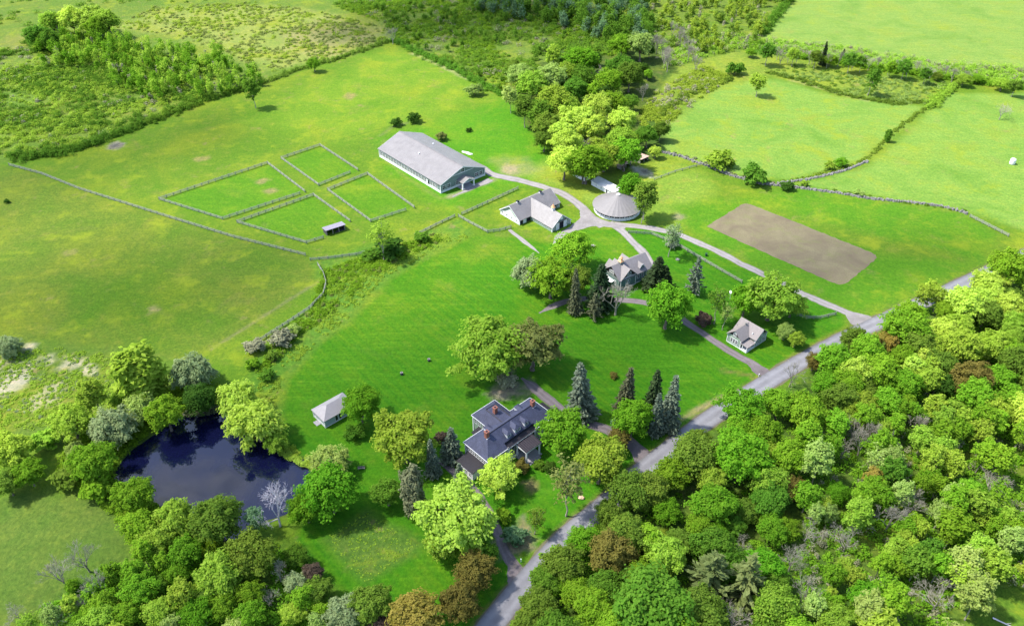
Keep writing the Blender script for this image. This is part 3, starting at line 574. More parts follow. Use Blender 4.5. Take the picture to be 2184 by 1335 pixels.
# the carriage house
t = frame('carriage_house', (1340.5,612), (1374.6,597.2), 0, 'dark green carriage house with crossed gables and copper cupola among conifers', 'house')
GREENW = clapboard('dark_green_clapboard', (0.085, 0.135, 0.120))
W_, RA, RB, TR = MB(), MB(), MB(), MB()
gable_block(W_, RA, None, -4.7, 11.0, 0.3, 9.2, 5.0, 8.7, 'x', .6, .18)
gable_block(W_, RB, None, -4.2, 3.2, 0.0, 8.0, 5.0, 8.5, 'y', .55, .18)
for x0, x1 in ((-2.6, .8), (3.8, 7.2)): gable_block(W_, RB, None, x0, x1, 6.0, 10.6, 5.2, 7.2, 'y', .4, .14)
gable_block(W_, RB, TR, 5.6, 7.8, .9, 4.6, 6.3, 7.5, 'y', .3, .12)
W_.build('wall', GREENW, t); RA.build('roof', surf('brown_grey_roof', (.17,.155,.155), .7, .12, 1.5), t); RB.build('gable_roof', surf('brown_grey_gable_roof', (.18,.165,.16), .7, .12, 1.5), t)
MB().wall((-4.1,-.04),(3.1,-.04),5.15,[(7.2,5.2),(3.6,8.25),(0,5.2)],.03).build('gable_front', DARKGABLE, t)  # shadow of the deep overhang, put into the panel's colour
MB().wall((-4.74,9.0),(-4.74,.5),5.15,[(8.5,5.2),(4.25,8.35),(0,5.2)],.03).build('gable_front', DARKGABLE, t)  # overhang shadow painted in as colour on this gable as well
corner_boards(TR, [(3.2,0),(-4.2,0),(-4.7,9.2),(11,.3)], 5.0, .12); TR.box(-4.2,3.2,-.07,0,4.9,5.1); TR.box(-4.2,3.2,-.07,0,0,.3); TR.box(3.2,11,.23,.3,0,.3); (TR.build('trim', WHITE, t) if TR.v else None); flush(t)
for k in (-.55, .55): window(t, -.5+k*1.1, -.05, 5.5, .62, 1.25, 0, 1, 2, True)
for k in (-1, 0, 1): window(t, -4.76, 4.75+k*.95, 5.6, .55, 1.1, -Q90, 1, 2)
for x in (-1.2, -.1): window(t, x, 0, 2.0, .85, 1.7, 0, 1, 2)
for x in (4.8, 6.9, 9.3): window(t, x, .3, 2.1, .8, 1.6, 0, 1, 2)
window(t, 6.7, .9, 6.35, .9, .8, 0, 2, 1); window(t, -4.7, 2.6, 1.6, 1.0, 1.6, -Q90); window(t, -4.7, 6.9, 1.6, 1.0, 1.6, -Q90)
MB().slab([(-6.2,3.2,2.5),(-6.2,6.2,2.5),(-4.7,6.2,3.0),(-4.7,3.2,3.0)][::-1],.12).build('porch_roof', WHITE, t); door(t, -4.75, 4.7, 1.2, 2.2, -Q90)
cu = MB().box(-1.35,-.05,4.05,5.35,7.8,9.3).build('cupola', SLATEGREEN, t)
MB().box(-1.5,.1,3.9,5.5,9.25,9.4).add([(-1.65,3.75,9.4),(.25,3.75,9.4),(.25,5.65,9.4),(-1.65,5.65,9.4),(-.9,4.5,10.3),(-.5,4.5,10.3),(-.5,4.9,10.3),(-.9,4.9,10.3)],[[0,1,5,4],[1,2,6,5],[2,3,7,6],[3,0,4,7],[4,5,6,7],[3,2,1,0]]).box(-1.1,-.3,4.3,5.1,10.25,10.75).add([(-1.35,4.05,10.75),(-.05,4.05,10.75),(-.05,5.35,10.75),(-1.35,5.35,10.75),(-.7,4.7,11.6)],[[0,1,4],[1,2,4],[2,3,4],[3,0,4],[3,2,1,0]]).build('cupola_roof', COPPER, cu)

# the cottage
t = frame('cottage', (1549.7,727.6), (1577.2,744.1), 0, 'small sage green cottage with taupe L-shaped roof and white corner porch', 'house')
W_, RA, RB, TR = MB(), MB(), MB(), MB()
gable_block(W_, RA, None, 0, 5.4, 0, 7.4, 3.85, 6.3, 'y', .5, .16)
gable_block(W_, RB, None, -.2, 8.2, 4.3, 10.6, 3.85, 6.45, 'x', .5, .16)
W_.build('wall', SAGE, t); TAU = surf('taupe_shingle_roof', (.19,.168,.160), .8, .12, 2.0); RA.build('roof', TAU, t); RB.build('cross_roof', TAU, t)
MB().wall((.1,-.04),(5.3,-.04),4.0,[(5.2,4.05),(2.6,6.05),(0,4.05)],.03).build('gable_front', DARKGABLE, t)
MB().wall((8.24,4.4),(8.24,10.5),4.0,[(6.1,4.05),(3.05,6.15),(0,4.05)],.03).build('gable_front', DARKGABLE, t)
corner_boards(TR, [(0,0),(5.4,0),(8.2,4.3),(8.2,10.6)], 3.85, .12); TR.box(0,5.4,-.07,0,0,.25); TR.box(8.2,8.27,4.3,10.6,0,.25); (TR.build('trim', WHITE, t) if TR.v else None); flush(t)
window(t, 2.7, -.05, 3.95, 1.0, 1.1, 0, 2, 2, True); window(t, 8.25, 7.45, 3.95, 1.0, 1.1, Q90, 2, 2, True)
for x in (1.75, 2.75, 3.75): window(t, x, 0, 1.1, .8, 1.5, 0, 1, 2)
for y in (5.5, 6.3, 8.6, 9.4): window(t, 8.2, y, 1.1, .7, 1.5, Q90, 1, 2)
MB().slab([(5.1,-.3,2.75),(8.5,-.3,2.35),(8.5,4.6,2.35),(5.1,4.6,2.75)],.12).build('porch_roof', TAU, t)
MB().box(5.4,8.3,-.2,4.3,0,.35).build('porch_floor', WHITE, t)
for x, y in ((8.1,-.05),(8.1,2.0),(8.1,4.1),(6.4,-.05)): MB().box(x-.11,x+.11,y-.11,y+.11,.35,2.4).build('post', WHITE, t)
MB().box(8.05,8.15,0,4.1,.85,.95).box(8.05,8.15,0,4.1,.45,.53).box(6.5,8.1,-.1,0,.85,.95).box(6.5,8.1,-.1,0,.45,.53).add(MB().box(8.07,8.13,0,4.1,.5,.85).v, MB().box(0,1,0,1,0,1).f).build('railing', WHITE, t)
MB().box(2.5,2.95,5.1,5.55,5.7,6.95).build('chimney', STONE, t); door(t, 5.4, 2.4, 1.0, 2.1, Q90, GREENW, z_=.35)
MB().box(6.1,6.4,4.7,4.95,4.2,5.1).build('flue', WHITE, t)

# the pool house
t = frame('pool_house', (694.7,912.3), (743.8,884.3), 0, 'small white and grey hip-roofed garden house on lawn near the pond', 'garden house')
def hip(RF, x0, x1, y0, y1, ze, zr, oh=.4, th=.18, inset=None):
    x0 -= oh; x1 += oh; y0 -= oh; y1 += oh; ym = (y0+y1)/2; h = inset if inset is not None else (y1-y0)/2
    a, b, c, d = (x0,y0,ze),(x1,y0,ze),(x1,y1,ze),(x0,y1,ze); e, f = (x0+h,ym,zr),(x1-h,ym,zr)
    RF.add([a,b,c,d,e,f]+[(p[0],p[1],ze-th) for p in (a,b,c,d)],[[0,1,5,4],[1,2,5],[2,3,4,5],[3,0,4],[6,7,1,0],[7,8,2,1],[8,9,3,2],[9,6,0,3],[9,8,7,6]])
    return e, f
MB().box(0,10.6,0,6.5,0,2.95).build('wall', surf('pale_blue_grey_board', (.27,.32,.34), .8, .1), t)
RF = MB(); e, f = hip(RF, 0, 10.6, 0, 6.5, 3.05, 5.3, .4, .2, 3.6)
pr = RF.build('roof', surf('pale_metal_roof', (.25,.23,.228), .5, .08), t); SM = MB()
for x in np.arange(.2, 10.6, .55):
    yy = min(1.0, max(0.0, min(x+.4, 11.0-x)/3.6)); SM.tube((x,-.4,3.08),(x,-.4+3.6*yy,3.08+2.25*yy),.035,.035,4)
SM.build('seams', surf('seam_metal', (.33,.30,.31), .5, .1), pr)
TR = MB(); corner_boards(TR, [(0,0),(10.6,0),(0,6.5)], 2.9, .14); TR.box(0,10.6,-.07,0,0,.3); TR.box(0,10.6,-.07,0,2.7,2.9); TR.box(-.07,0,0,6.5,0,.9); TR.box(-.07,0,0,6.5,2.6,2.9); (TR.build('trim', WHITE, t) if TR.v else None); flush(t)
for x in (4.1, 5.4): window(t, x, 0, .5, 1.0, 2.1, 0, 1, 1)
window(t, 9.3, 0, .6, .9, 1.9, 0, 1, 2); window(t, 0, 2.2, 1.1, .7, 1.1, -Q90); window(t, 0, 4.6, 1.1, .7, 1.1, -Q90); MB().box(-1.6,-.07,2.4,4.6,0,.12).build('doorstep', DECK, t)

# the manor
MZ = 6.5
def z3(x, y): return (930 + x * .12363, 840 + y * .12363)
t = frame('manor_house', z3(470,830), z3(1620,65), MZ, 'large manor with blue slate hip roof, brick chimneys, dormers and columned portico', 'house')
W_ = MB(); W_.prism([(0.5,-10.1),(8.0,-10.1),(8.0,-8.6),(19.0,-8.6),(19.0,-10.1),(26.3,-10.1),(26.3,-.4),(18.0,-.4),(18.0,6.3),(9.3,6.3),(9.3,-.4),(.5,-.4)], 0, MZ-.15)
W_.build('wall', SAGE, t)
ZR = MZ+3.7; Y0, Y1, X1 = -10.6, 0.0, 26.8; ym = (Y0+Y1)/2; k = (ZR-MZ)/(ym-Y0); xa, xb = 4.6, 22.2
yn = -9.1; zn = MZ+(yn-Y0)*k
RF = MB(); th = .22
V = [(0,Y0,MZ),(7.6,Y0,MZ),(7.6,yn,zn),(19.3,yn,zn),(19.3,Y0,MZ),(X1,Y0,MZ),(xb,ym,ZR),(xa,ym,ZR),(0,Y1,MZ),(X1,Y1,MZ)]
lo = lambda i: (V[i][0], V[i][1], V[i][2]-th)
RF.add(V+[lo(i) for i in (0,1,2,3,4,5,9,8)], [[0,1,2,7],[2,3,6,7],[3,4,5,6],[5,9,6],[9,8,7,6],[8,0,7],[10,11,1,0],[11,12,2,1],[12,13,3,2],[13,14,4,3],[14,15,5,4],[15,16,9,5],[16,17,8,9],[17,10,0,8],[10,17,16,15,14,13,12,11]])
rf = RF.build('roof', SLATE, t)
MB().tube((xa,ym,ZR+.02),(xb,ym,ZR+.02),.13,.13,6).build('ridge_cap', BLACKMETAL, rf)
RW = MB(); a = (8.9,6.7,MZ); b = (18.3,6.7,MZ); dz = 2.5; c1, c2 = (11.9,3.4,MZ+dz), (15.3,3.4,MZ+dz); c3, c4 = (15.3,-4.0,MZ+dz), (11.9,-4.0,MZ+dz); a0, b0 = (8.9,-.4,MZ), (18.3,-.4,MZ)
RW.add([a,b,c2,c1,b0,c3,a0,c4]+[(p_[0],p_[1],p_[2]-th) for p_ in (a,b,b0,a0)], [[1,0,3,2],[4,1,2,5],[0,6,7,3],[3,7,5,2],[0,1,9,8],[1,4,10,9],[6,0,8,11],[8,9,10,11]])
RW.build('wing_roof', shingle('slate_shingles_wing', (0.043, 0.047, 0.078)), t)
MB().tube(c1, c2, .14, .14, 5).tube(c1, c4, .14, .14, 5).tube(c2, c3, .14, .14, 5).build('ridge_cap', BLACKMETAL, t)
TR = MB()
for (p_, q_) in (((0,Y0),(7.6,Y0)),((19.3,Y0),(X1,Y0)),((X1,Y0),(X1,Y1)),((X1,Y1),(18.3,Y1)),((8.9,Y1),(0,Y1)),((0,Y1),(0,Y0)),((18.3,.0),(18.3,6.7)),((18.3,6.7),(8.9,6.7)),((8.9,6.7),(8.9,0))):
    TR.tube((*p_,MZ-.12),(*q_,MZ-.12),.17,.17,4)
corner_boards(TR, [(.5,-10.1),(.5,-.4),(8.0,-10.1),(19.0,-10.1),(26.3,-10.1),(26.3,-.4),(9.3,6.3),(18,6.3)], MZ-.15, .2); (TR.build('trim', WHITE, t) if TR.v else None); flush(t)
MB().slab([(7.65,-10.55,MZ-.28),(19.25,-10.55,MZ-.28),(19.25,-8.9,MZ+.35),(7.65,-8.9,MZ+.35)],.15).build('gallery_roof', BLACKMETAL, t)
MB().box(7.65,19.25,-10.6,-10.4,MZ-.6,MZ-.36).build('gallery_fascia', WHITE, t)
PZ = 5.15
pr = MB().slab([(11.1,-14.6,PZ),(17.3,-14.6,PZ),(17.3,-10.0,PZ+.6),(11.1,-10.0,PZ+.6)],.14).build('portico_roof', BLACKMETAL, t); SM = MB()
for x in np.arange(11.6, 17.2, .7): SM.tube((x,-14.6,PZ+.03),(x,-10.0,PZ+.63),.035,.035,4)
SM.build('seams', surf('worn_seam', (.12,.09,.10), .5, .2), pr)
MB().box(11.15,17.25,-14.6,-14.25,PZ-.5,PZ-.1).box(11.15,11.45,-14.25,-8.7,PZ-.5,PZ-.12).box(16.95,17.25,-14.25,-8.7,PZ-.5,PZ-.12).build('portico_beam', WHITE, t)
for x, y, h in ((11.6,-14.2,PZ-.5),(16.8,-14.2,PZ-.5),(8.2,-10.3,MZ-.6),(11.6,-10.3,MZ-.6),(16.8,-10.3,MZ-.6),(18.8,-10.3,MZ-.6)):
    MB().lathe([(.42,0),(.42,.35),(.30,.4),(.25,h-.4),(.38,h-.3),(.38,h)],14,x,y).build('column', WHITE, t)
MB().box(8.0,19.0,-10.5,-8.65,0,.45).box(11.0,17.4,-14.8,-10.5,0,.4).box(12.0,16.4,-15.5,-14.8,0,.2).build('portico_floor', DECK, t)
MB().box(8.2,12.3,-10.35,-10.2,1.25,1.35).box(8.2,12.3,-10.35,-10.2,.6,.7).box(8.2,12.3,-10.3,-10.24,.6,1.3).build('railing', WHITE, t)
for x in (9.6,11.4,15.9,17.6): window(t, x, -8.6, 1.0, 1.0, 2.0, 0, 2, 2)
for x in (10.0,12.0,15.0,17.2): window(t, x, -8.6, 3.9, 1.0, 1.6, 0, 2, 2)
door(t, 13.7, -8.65, 1.4, 2.6, 0, GREENW, z_=.45)
for x in (1.9,4.2,6.6,20.4,22.6,24.9):
    window(t, x, -10.1, 1.0, 1.1, 1.9); window(t, x, -10.1, 3.9, 1.1, 1.7)
for kx in range(5):
    for d in (-.5,.5): window(t, .5, -9.1+kx*1.9+d, 4.0, .8, 1.6, -Q90, 1, 2)
    window(t, 26.3, -9.1+kx*1.9, 4.0, 1.0, 1.6, Q90)
for y in (1.6,3.6,5.2): window(t, 9.3, y, 4.0, .9, 1.6, -Q90)
for x in (10.6,13.6,16.6): window(t, x, 6.3, 4.0, .9, 1.6, math.pi)
for x, y, h in ((4.3,-5.4,1.9),(22.5,-5.4,1.9),(13.0,.6,2.2)):
    zb = ZR-.9 if h < 2 else MZ+1.9
    ch = MB().box(x-.55,x+.55,y-.5,y+.5,zb,zb+h+.6).box(x-.65,x+.65,y-.6,y+.6,zb+h+.45,zb+h+.65).build('chimney', BRICK, t)
    MB().box(x-.32,x+.32,y-.28,y+.28,zb+h+.65,zb+h+.7).build('flue', DARK, ch); MB().box(x-.6,x+.6,y-.75,y-.55,zb-.6,zb+.35).build('flashing', WHITE, ch)
def dormer(x, yf, wd, hh, back, dirn, cols):
    zb = MZ+(yf-Y0)*k-.1 if dirn < 0 else MZ+(Y1-yf)*k-.1; d_ = -dirn; zt = zb+hh
    MB().prism([(x-wd/2,yf),(x+wd/2,yf),(x+wd/2,yf+d_*back),(x-wd/2,yf+d_*back)][::(1 if d_ > 0 else -1)], zb-.3, zt).build('dormer', WHITE, t)
    o = MB(); e = .22; rl = back+1.6
    o.add([(x-wd/2-e,yf-d_*e,zt),(x+wd/2+e,yf-d_*e,zt),(x+wd/2+e,yf+d_*back,zt),(x-wd/2-e,yf+d_*back,zt),(x,yf+d_*wd*.3,zt+wd*.36),(x,yf+d_*rl,zt+wd*.36)], [[0,1,4],[1,2,5,4],[3,0,4,5],[2,3,5],[3,2,1,0]][::1]); o.build('dormer_roof', SLATE, t)
    window(t, x, yf, zb+.12, wd*.72, hh*.72, 0 if dirn < 0 else math.pi, cols, 2)
for x, wd, cols in ((10.0,1.6,1),(13.4,2.3,2),(16.9,1.6,1)): dormer(x, -8.6, wd, 1.45, 2.3, -1, cols)
for x in (7.6,19.8): dormer(x, -1.3, 1.6, 1.4, 2.2, 1, 1)
MB().box(-3.9,.5,-8.3,-1.9,0,3.0).build('annex_wall', surf('white_annex_boards', (.70,.69,.67), .7, .06), t)
MB().slab([(-4.2,-8.6,3.2),(.5,-8.6,3.8),(.5,-1.6,3.8),(-4.2,-1.6,3.2)],.14).build('annex_roof', BLACKMETAL, t)
for y in (-7.2,-5.4,-3.4): window(t, -3.9, y, 1.0, 1.0, 1.3, -Q90)
MB().box(6.6,9.3,.4,3.6,0,3.0).build('rear_porch', SAGE, t); MB().slab([(6.3,.0,3.1),(9.3,.0,3.5),(9.3,3.9,3.5),(6.3,3.9,3.1)],.14).build('rear_porch_roof', BLACKMETAL, t)
MB().slab([(26.3,-7.4,3.75),(30.6,-7.4,3.35),(30.6,-1.7,3.35),(26.3,-1.7,3.75)],.16).build('carport_roof', BLACKMETAL, t)
for y in (-7.1,-2.0): MB().box(30.2,30.5,y-.15,y+.15,0,3.3).build('post', WHITE, t)
fr_ = Matrix.Translation(t.location) @ Matrix.Rotation(t.rotation_euler.z, 4, 'Z')
FT = empty('porch_flag', fr_ @ Vector((12.9,-11.2,0)), t.rotation_euler.z); tag(FT, 'pinkish flag hanging from a short pole under the manor portico', 'flag')
MB().tube((0,.5,3.5),(0,-.5,4.1),.03,.03,5).build('pole', OLDWOOD, FT)
fm = NT('faded_flag'); fw = fm.wave(fm.coord(), 0, 2.6, 0, 'Z'); fm.bsdf(fm.mix(fm.ramp(fw,.45,.55),(.6,.35,.40),(.72,.66,.72)), .8)
MB().add([(.0,-.45+.14*i,4.05-.08*i-z_*(1.3)) for i in range(7) for z_ in (0,1)]+[(.03+.05*(i%2),-.45+.14*i,4.05-.08*i-z_*1.3) for i in range(7) for z_ in (0,1)], [[2*i,2*i+2,2*i+3,2*i+1] for i in range(6)]+[[14+2*i+1,14+2*i+3,14+2*i+2,14+2*i] for i in range(6)]).build('cloth', fm.m, FT)

# ------------------------------------------------------------------ fences and walls
def seg_points(P, st):
    P = [np.array(p) for p in P]; out = []
    for a, b in zip(P[:-1], P[1:]):
        n = max(1, round(np.linalg.norm(b-a)/st)); out += [a+(b-a)*i/n for i in range(n)]
    return out+[P[-1]]
POSTM = {}
def fence(pts, label, hgt=1.5, st=3.4, group='board fences of the paddocks and fields', rails=3, mat=None):
    P = [np.array(G(*q)[:2]) for q in pts]; o = P[0]; t = empty('board_fence', (*o, 0)); tag(t, label, 'fence', group)
    mat = mat or FENCEWOOD; R_ = MB(); S = seg_points([p-o for p in P], st)
    for a, b in zip(S[:-1], S[1:]):
        d = b-a; L = np.linalg.norm(d); n_ = np.array([-d[1],d[0]])/L*.06
        for r in range(rails):
            z0 = hgt*(.28+.30*r)*3/rails if rails != 3 else hgt*(.25+.30*r); j = random.Random(int(a[0]*97+r)).uniform(-.03,.03)
            R_.add([(*(a-n_),z0+j),(*(b-n_),z0-j),(*(b+n_),z0-j),(*(a+n_),z0+j),(*(a-n_),z0+.19+j),(*(b-n_),z0+.19-j),(*(b+n_),z0+.19-j),(*(a+n_),z0+.19+j)],[[3,2,1,0],[4,5,6,7],[0,1,5,4],[1,2,6,5],[2,3,7,6],[3,0,4,7]])
    R_.build('rails', mat, t)
    if hgt not in POSTM:
        o1 = MB().box(-.12,.12,-.12,.12,-.2,hgt+.1).build('post', mat, t); POSTM[hgt] = o1.data; bpy.data.objects.remove(o1)
    for q in S[:100]:
        p_ = link('post', POSTM[hgt], None, t); p_.location = (q[0], q[1], 0)
    return t
fence([(764,365),(683,312),(600,340),(680,397),(747,370)], 'weathered board fence of the small paddock nearest the riding hall gable end side')
fence([(651,411),(571,350),(340,427),(475,469),(640,415)], 'weathered board fence of the largest paddock, leftmost of the four')
fence([(884,445),(784,373),(699,407),(791,474),(866,450)], 'weathered board fence of the paddock just below the riding hall long side')
fence([(747,474),(669,418),(506,476),(654,520),(690,509)], 'weathered board fence of the paddock with the run-in shed in its corner')
fence([(20,354),(90,373),(170,405),(350,462),(500,508),(652,546)], 'long pale board fence crossing the pasture from the far left shrubs', 1.5, 3.6)
fence([(1105,404),(1040,434),(985,459)], 'short dark board fence running beside the stable yard track', 1.5, 3.0)
fence([(978,463),(1000,476),(1040,497),(1066,494),(1090,487)], 'curving board fence round the grass left of the stable', 1.5, 3.0)
fence([(970,463),(930,482),(885,505)], 'short board fence along the weedy ditch left of the stable', 1.4, 3.0)
fence([(678,566),(690,585),(696,605),(690,630),(660,660),(615,690),(580,712),(545,735)], 'curved board fence between the lawn ditch and the west pasture', 1.5, 2.6)
fence([(1340,498),(1390,501),(1440,521),(1480,545),(1540,580),(1582,604)], 'board fence along the main gravel drive above the carriage house', 1.4, 3.0)
fence([(1700,674),(1720,680),(1750,680),(1782,672)], 'short curved board fence by the main drive mouth', 1.4, 2.6)
fence([(2068,463),(2150,505)], 'pale straight board fence at far right beyond the stone wall', 1.4, 3.0)
fence([(1395,385),(1440,368),(1500,352)], 'thin wire and post fence beside the rusty field shelters', 1.1, 4.0, None, 2)
fence([(662,556),(700,553),(760,545),(800,536)], 'low board fence through weeds below the run-in shed', 1.3, 3.0)
def stone_wall(pts, label, wd=1.1, hh=.8, seed=1):
    P = dense(poly(pts), .9); o = P[0].copy(); r = np.random.default_rng(seed); mb = MB()
    for p_ in P:
        for _ in range(3):
            q = p_-o+r.normal(0, wd*.3, 2); s = r.uniform(.28,.55,3); a = r.uniform(0,3); c_, s_ = math.cos(a), math.sin(a); zb = r.uniform(0,hh*.6)
            B = [(-1,-1,0),(1,-1,0),(1,1,0),(-1,1,0),(-.7,-.7,1),(.75,-.65,1),(.7,.7,1),(-.65,.75,1)]
            mb.add([(q[0]+(x*s[0])*c_-(y*s[1])*s_, q[1]+(x*s[0])*s_+(y*s[1])*c_, zb*zz+s[2]*zz) for x, y, zz in B],[[4,5,6,7],[0,1,5,4],[1,2,6,5],[2,3,7,6],[3,0,4,7]])
    w_ = mb.build('stone_wall', STONE); w_.location = (*o,0); return tag(w_, label, 'wall')
stone_wall([(1415,326),(1450,334),(1510,355),(1560,375),(1620,392),(1690,400),(1780,411),(1860,425),(1940,432),(2010,441),(2062,456)], 'long grey fieldstone wall dividing the right hand pastures', 1.1, .8, 4)
stone_wall([(1660,392),(1740,380),(1800,365),(1850,345)], 'short fieldstone wall climbing from the long wall under the field hedge', .9, .6, 5)

# ------------------------------------------------------------------ tree prototypes
def quads(c, nrm, size, asp, rng, up=None):
    # leaf-shaped four-cornered faces at c with normal nrm
    n = len(c); nrm = nrm/np.linalg.norm(nrm, axis=1)[:, None]
    t = rng.normal(0, 1, (n, 3)) if up is None else up+rng.normal(0, .25, (n, 3))
    t -= (t*nrm).sum(1)[:, None]*nrm; t /= np.linalg.norm(t, axis=1)[:, None]+1e-9; b = np.cross(nrm, t)
    s = (size*rng.uniform(.65, 1.3, n))[:, None]; L = t*s*asp; B = b*s
    V = np.stack([c-L, c-B*.8+L*.1, c+L, c+B*.8+L*.1], 1).reshape(-1, 3); return V
def qmesh(name, V): return npmesh(name, V, np.arange(len(V)).reshape(-1, 4))
def fib(n):
    i = np.arange(n)+.5; ph = np.arccos(1-2*i/n); th = math.pi*(1+5**.5)*i
    return np.stack([np.cos(th)*np.sin(ph), np.sin(th)*np.sin(ph), np.cos(ph)], -1)
def lobes_round(rng, n, R_, zc, zr, lr, low=-.75, jit=.16):
    D = fib(n); D = D[D[:, 2] > low]; k = rng.uniform(.42, .98, len(D))[:, None]
    P = D*k*np.array([R_, R_, zr])+rng.normal(0, jit*R_*.6, D.shape)*np.array([1, 1, .6]); P[:, 2] += zc
    return P, rng.uniform(.55, 1.45, len(D))*lr
def crown_leaves(rng, P, r, per, size, asp=1.25, flat=.85, droop=0.0, inner=.25, loose=.17):
    # most leaves sit in sprays round the branch ends, the rest are loose over the whole crown
    out = []; ctr = P.mean(0); ext = np.abs(P-ctr).max(0)+np.mean(r)*.55; tot = 0
    for p_, q in zip(P, r):
        n = int(per*(q/np.mean(r))**1.7*(1-loose)); tot += n; d = rng.normal(0, 1, (n, 3)); d /= np.linalg.norm(d, axis=1)[:, None]; d[:, 2] = np.where(d[:, 2] < -.35, -d[:, 2]*.8, d[:, 2])
        k = np.where(rng.random(n) < inner, rng.uniform(.25, .85, n), np.abs(rng.normal(.95, .17, n)))[:, None]
        o = (p_-ctr)/(np.linalg.norm(p_-ctr)+1e-6); e = d*k*q*np.array([1, 1, flat]); e += o*((e@o)*rng.uniform(.25, .8))[:, None]
        c = p_+e; c[:, 2] -= droop*rng.random(n)*q*np.abs(k[:, 0])
        out.append(quads(c, d*.75+rng.normal(0, .42, (n, 3))+np.array([0, 0, .7]), size, asp, rng, np.tile([[0., 0, -1]], (n, 1)) if droop > .4 else None))
    n = int(tot*loose/(1-loose)); d = rng.normal(0, 1, (n, 3)); d /= np.linalg.norm(d, axis=1)[:, None]; d[:, 2] = np.where(d[:, 2] < -.5, -d[:, 2], d[:, 2])
    ph = rng.uniform(0, 6.28, 3); wob = 1+.16*np.sin(3*np.arctan2(d[:, 1], d[:, 0])+ph[0]+2.2*d[:, 2])+.12*np.sin(5*np.arctan2(d[:, 1], d[:, 0])+ph[1]-3*d[:, 2])
    c = ctr+d*ext*(wob*rng.uniform(.55, 1.0, n)**.6)[:, None]
    out.append(quads(c, d*.75+rng.normal(0, .42, (n, 3))+np.array([0, 0, .7]), size, asp, rng, np.tile([[0., 0, -1]], (n, 1)) if droop > .4 else None))
    return np.concatenate(out)
def limbs(rng, P, zt, r0, H, wob=.3, n=5):
    mb = MB(); seg = 5; prev = Vector((0, 0, -.3)); pts = [prev]
    for i in range(1, seg+1): pts.append(Vector((rng.normal(0, wob*.35), rng.normal(0, wob*.35), zt*i/seg)))
    for i in range(seg): mb.tube(pts[i], pts[i+1], r0*(1-.09*i)*(1.35 if i == 0 else 1), r0*(1-.09*(i+1)), n+1)
    top = pts[-1]
    for p_ in P:
        b = Vector(p_); st = top.lerp(pts[-2], rng.random()*.9) if b.z > zt else top.lerp(pts[2], .5+rng.random()*.4); m1 = st.lerp(b, .5)+Vector(rng.normal(0, wob, 3))+Vector((0, 0, .05*H))
        rr = r0*.42*rng.uniform(.7, 1.1); rr *= min(1.0, (24/len(P))**.5); mb.tube(st, m1, rr, rr*.62, n); mb.tube(m1, b, rr*.62, rr*.2, 4)
    me = bpy.data.meshes.new('trunk'); me.from_pydata(mb.v, [], mb.f); me.update(); return me
KIND = {}
def proto(kind, R_, H, zc, variants): KIND[kind] = dict(R=R_, H=H, zc=zc, v=variants)
def mk_round(seed, R_=5.2, H=12.5, n=90, per=135, size=.26, lr=1.0, zr=4.6, zc=7.6, low=-.7, droop=0., inner=.25, asp=1.2):
    rng = np.random.default_rng(seed); P, r = lobes_round(rng, n, R_, zc, zr, lr, low)
    return limbs(rng, P[::2], zc*.5, .42, H), qmesh('crown', crown_leaves(rng, P, r, per, size, asp, .85, droop, inner))
proto('round', 5.2, 12.5, 7.6, [mk_round(s) for s in (1, 2, 3, 4, 5, 6)])
def mk_spread(seed, R_=6.5, H=13.5, per=120, size=.27):
    rng = np.random.default_rng(seed); P, r = lobes_round(rng, 95, R_, 8.2, 5.3, .95, -.6, .30)
    return limbs(rng, P[::2], 4.0, .55, H, .5), qmesh('crown', crown_leaves(rng, P, r, per, size, 1.4, .7, .2, .2))
proto('spread', 6.5, 13.5, 8.2, [mk_spread(s) for s in (11, 12, 13, 14)])
def mk_willow(seed, R_=5.6, H=10.5):
    rng = np.random.default_rng(seed); P, r = lobes_round(rng, 70, R_, 6.0, 4.4, .95, -.6, .28)
    return limbs(rng, P[::2], 3.0, .5, H, .6), qmesh('crown', crown_leaves(rng, P, r, 165, .25, 2.0, .95, .9, .25))
proto('willow', 5.6, 10.5, 6.0, [mk_willow(s) for s in (21, 22)])
def mk_airy(seed, R_=3.0, H=13, n=44, per=72, size=.24):
    rng = np.random.default_rng(seed); P, r = lobes_round(rng, n, R_, 8.6, 4.6, .75, -.95, .34)
    return limbs(rng, P, 8.5, .17, H, .35, 4), qmesh('crown', crown_leaves(rng, P, r, per, size, 1.5, 1.0, .15, .4))
proto('airy', 3.0, 13, 8.6, [mk_airy(s) for s in (31, 32, 33, 34)])
def mk_spruce(seed, R_=3.0, H=14.0, lev=30, sparse=1.0, droop=.28):
    rng = np.random.default_rng(seed); V = []; mb = MB(); mb.tube((0, 0, -.2), (0, 0, H*.6), .3, .16, 6).tube((0, 0, H*.6), (0, 0, H*.98), .16, .03, 5)
    for i in range(lev):
        f = (i+.5)/lev; zz = H*(1-f)*.95+.6; rad = R_*(f**.78)*rng.uniform(.82, 1.1)+.2; nb = max(5, int((8+9*f)*sparse))
        for j in range(nb):
            a = 2*math.pi*(j+rng.random()*.8)/nb+i*1.1; L = rad*rng.uniform(.58, 1.18); m_ = max(5, int(L*9)); t = rng.random(m_)**.75
            c = np.stack([np.cos(a)*L*t, np.sin(a)*L*t, zz-droop*L*t+.14*L*t*t], -1)+rng.normal(0, .07+.09*L*.3, (m_, 3))
            nn = np.tile([[0., 0, 1]], (m_, 1))+rng.normal(0, .45, (m_, 3)); up = np.tile([[math.cos(a), math.sin(a), -droop]], (m_, 1))
            V.append(quads(c, nn, .25, 1.9, rng, up))
    me = bpy.data.meshes.new('trunk'); me.from_pydata(mb.v, [], mb.f); me.update(); return me, qmesh('crown', np.concatenate(V))
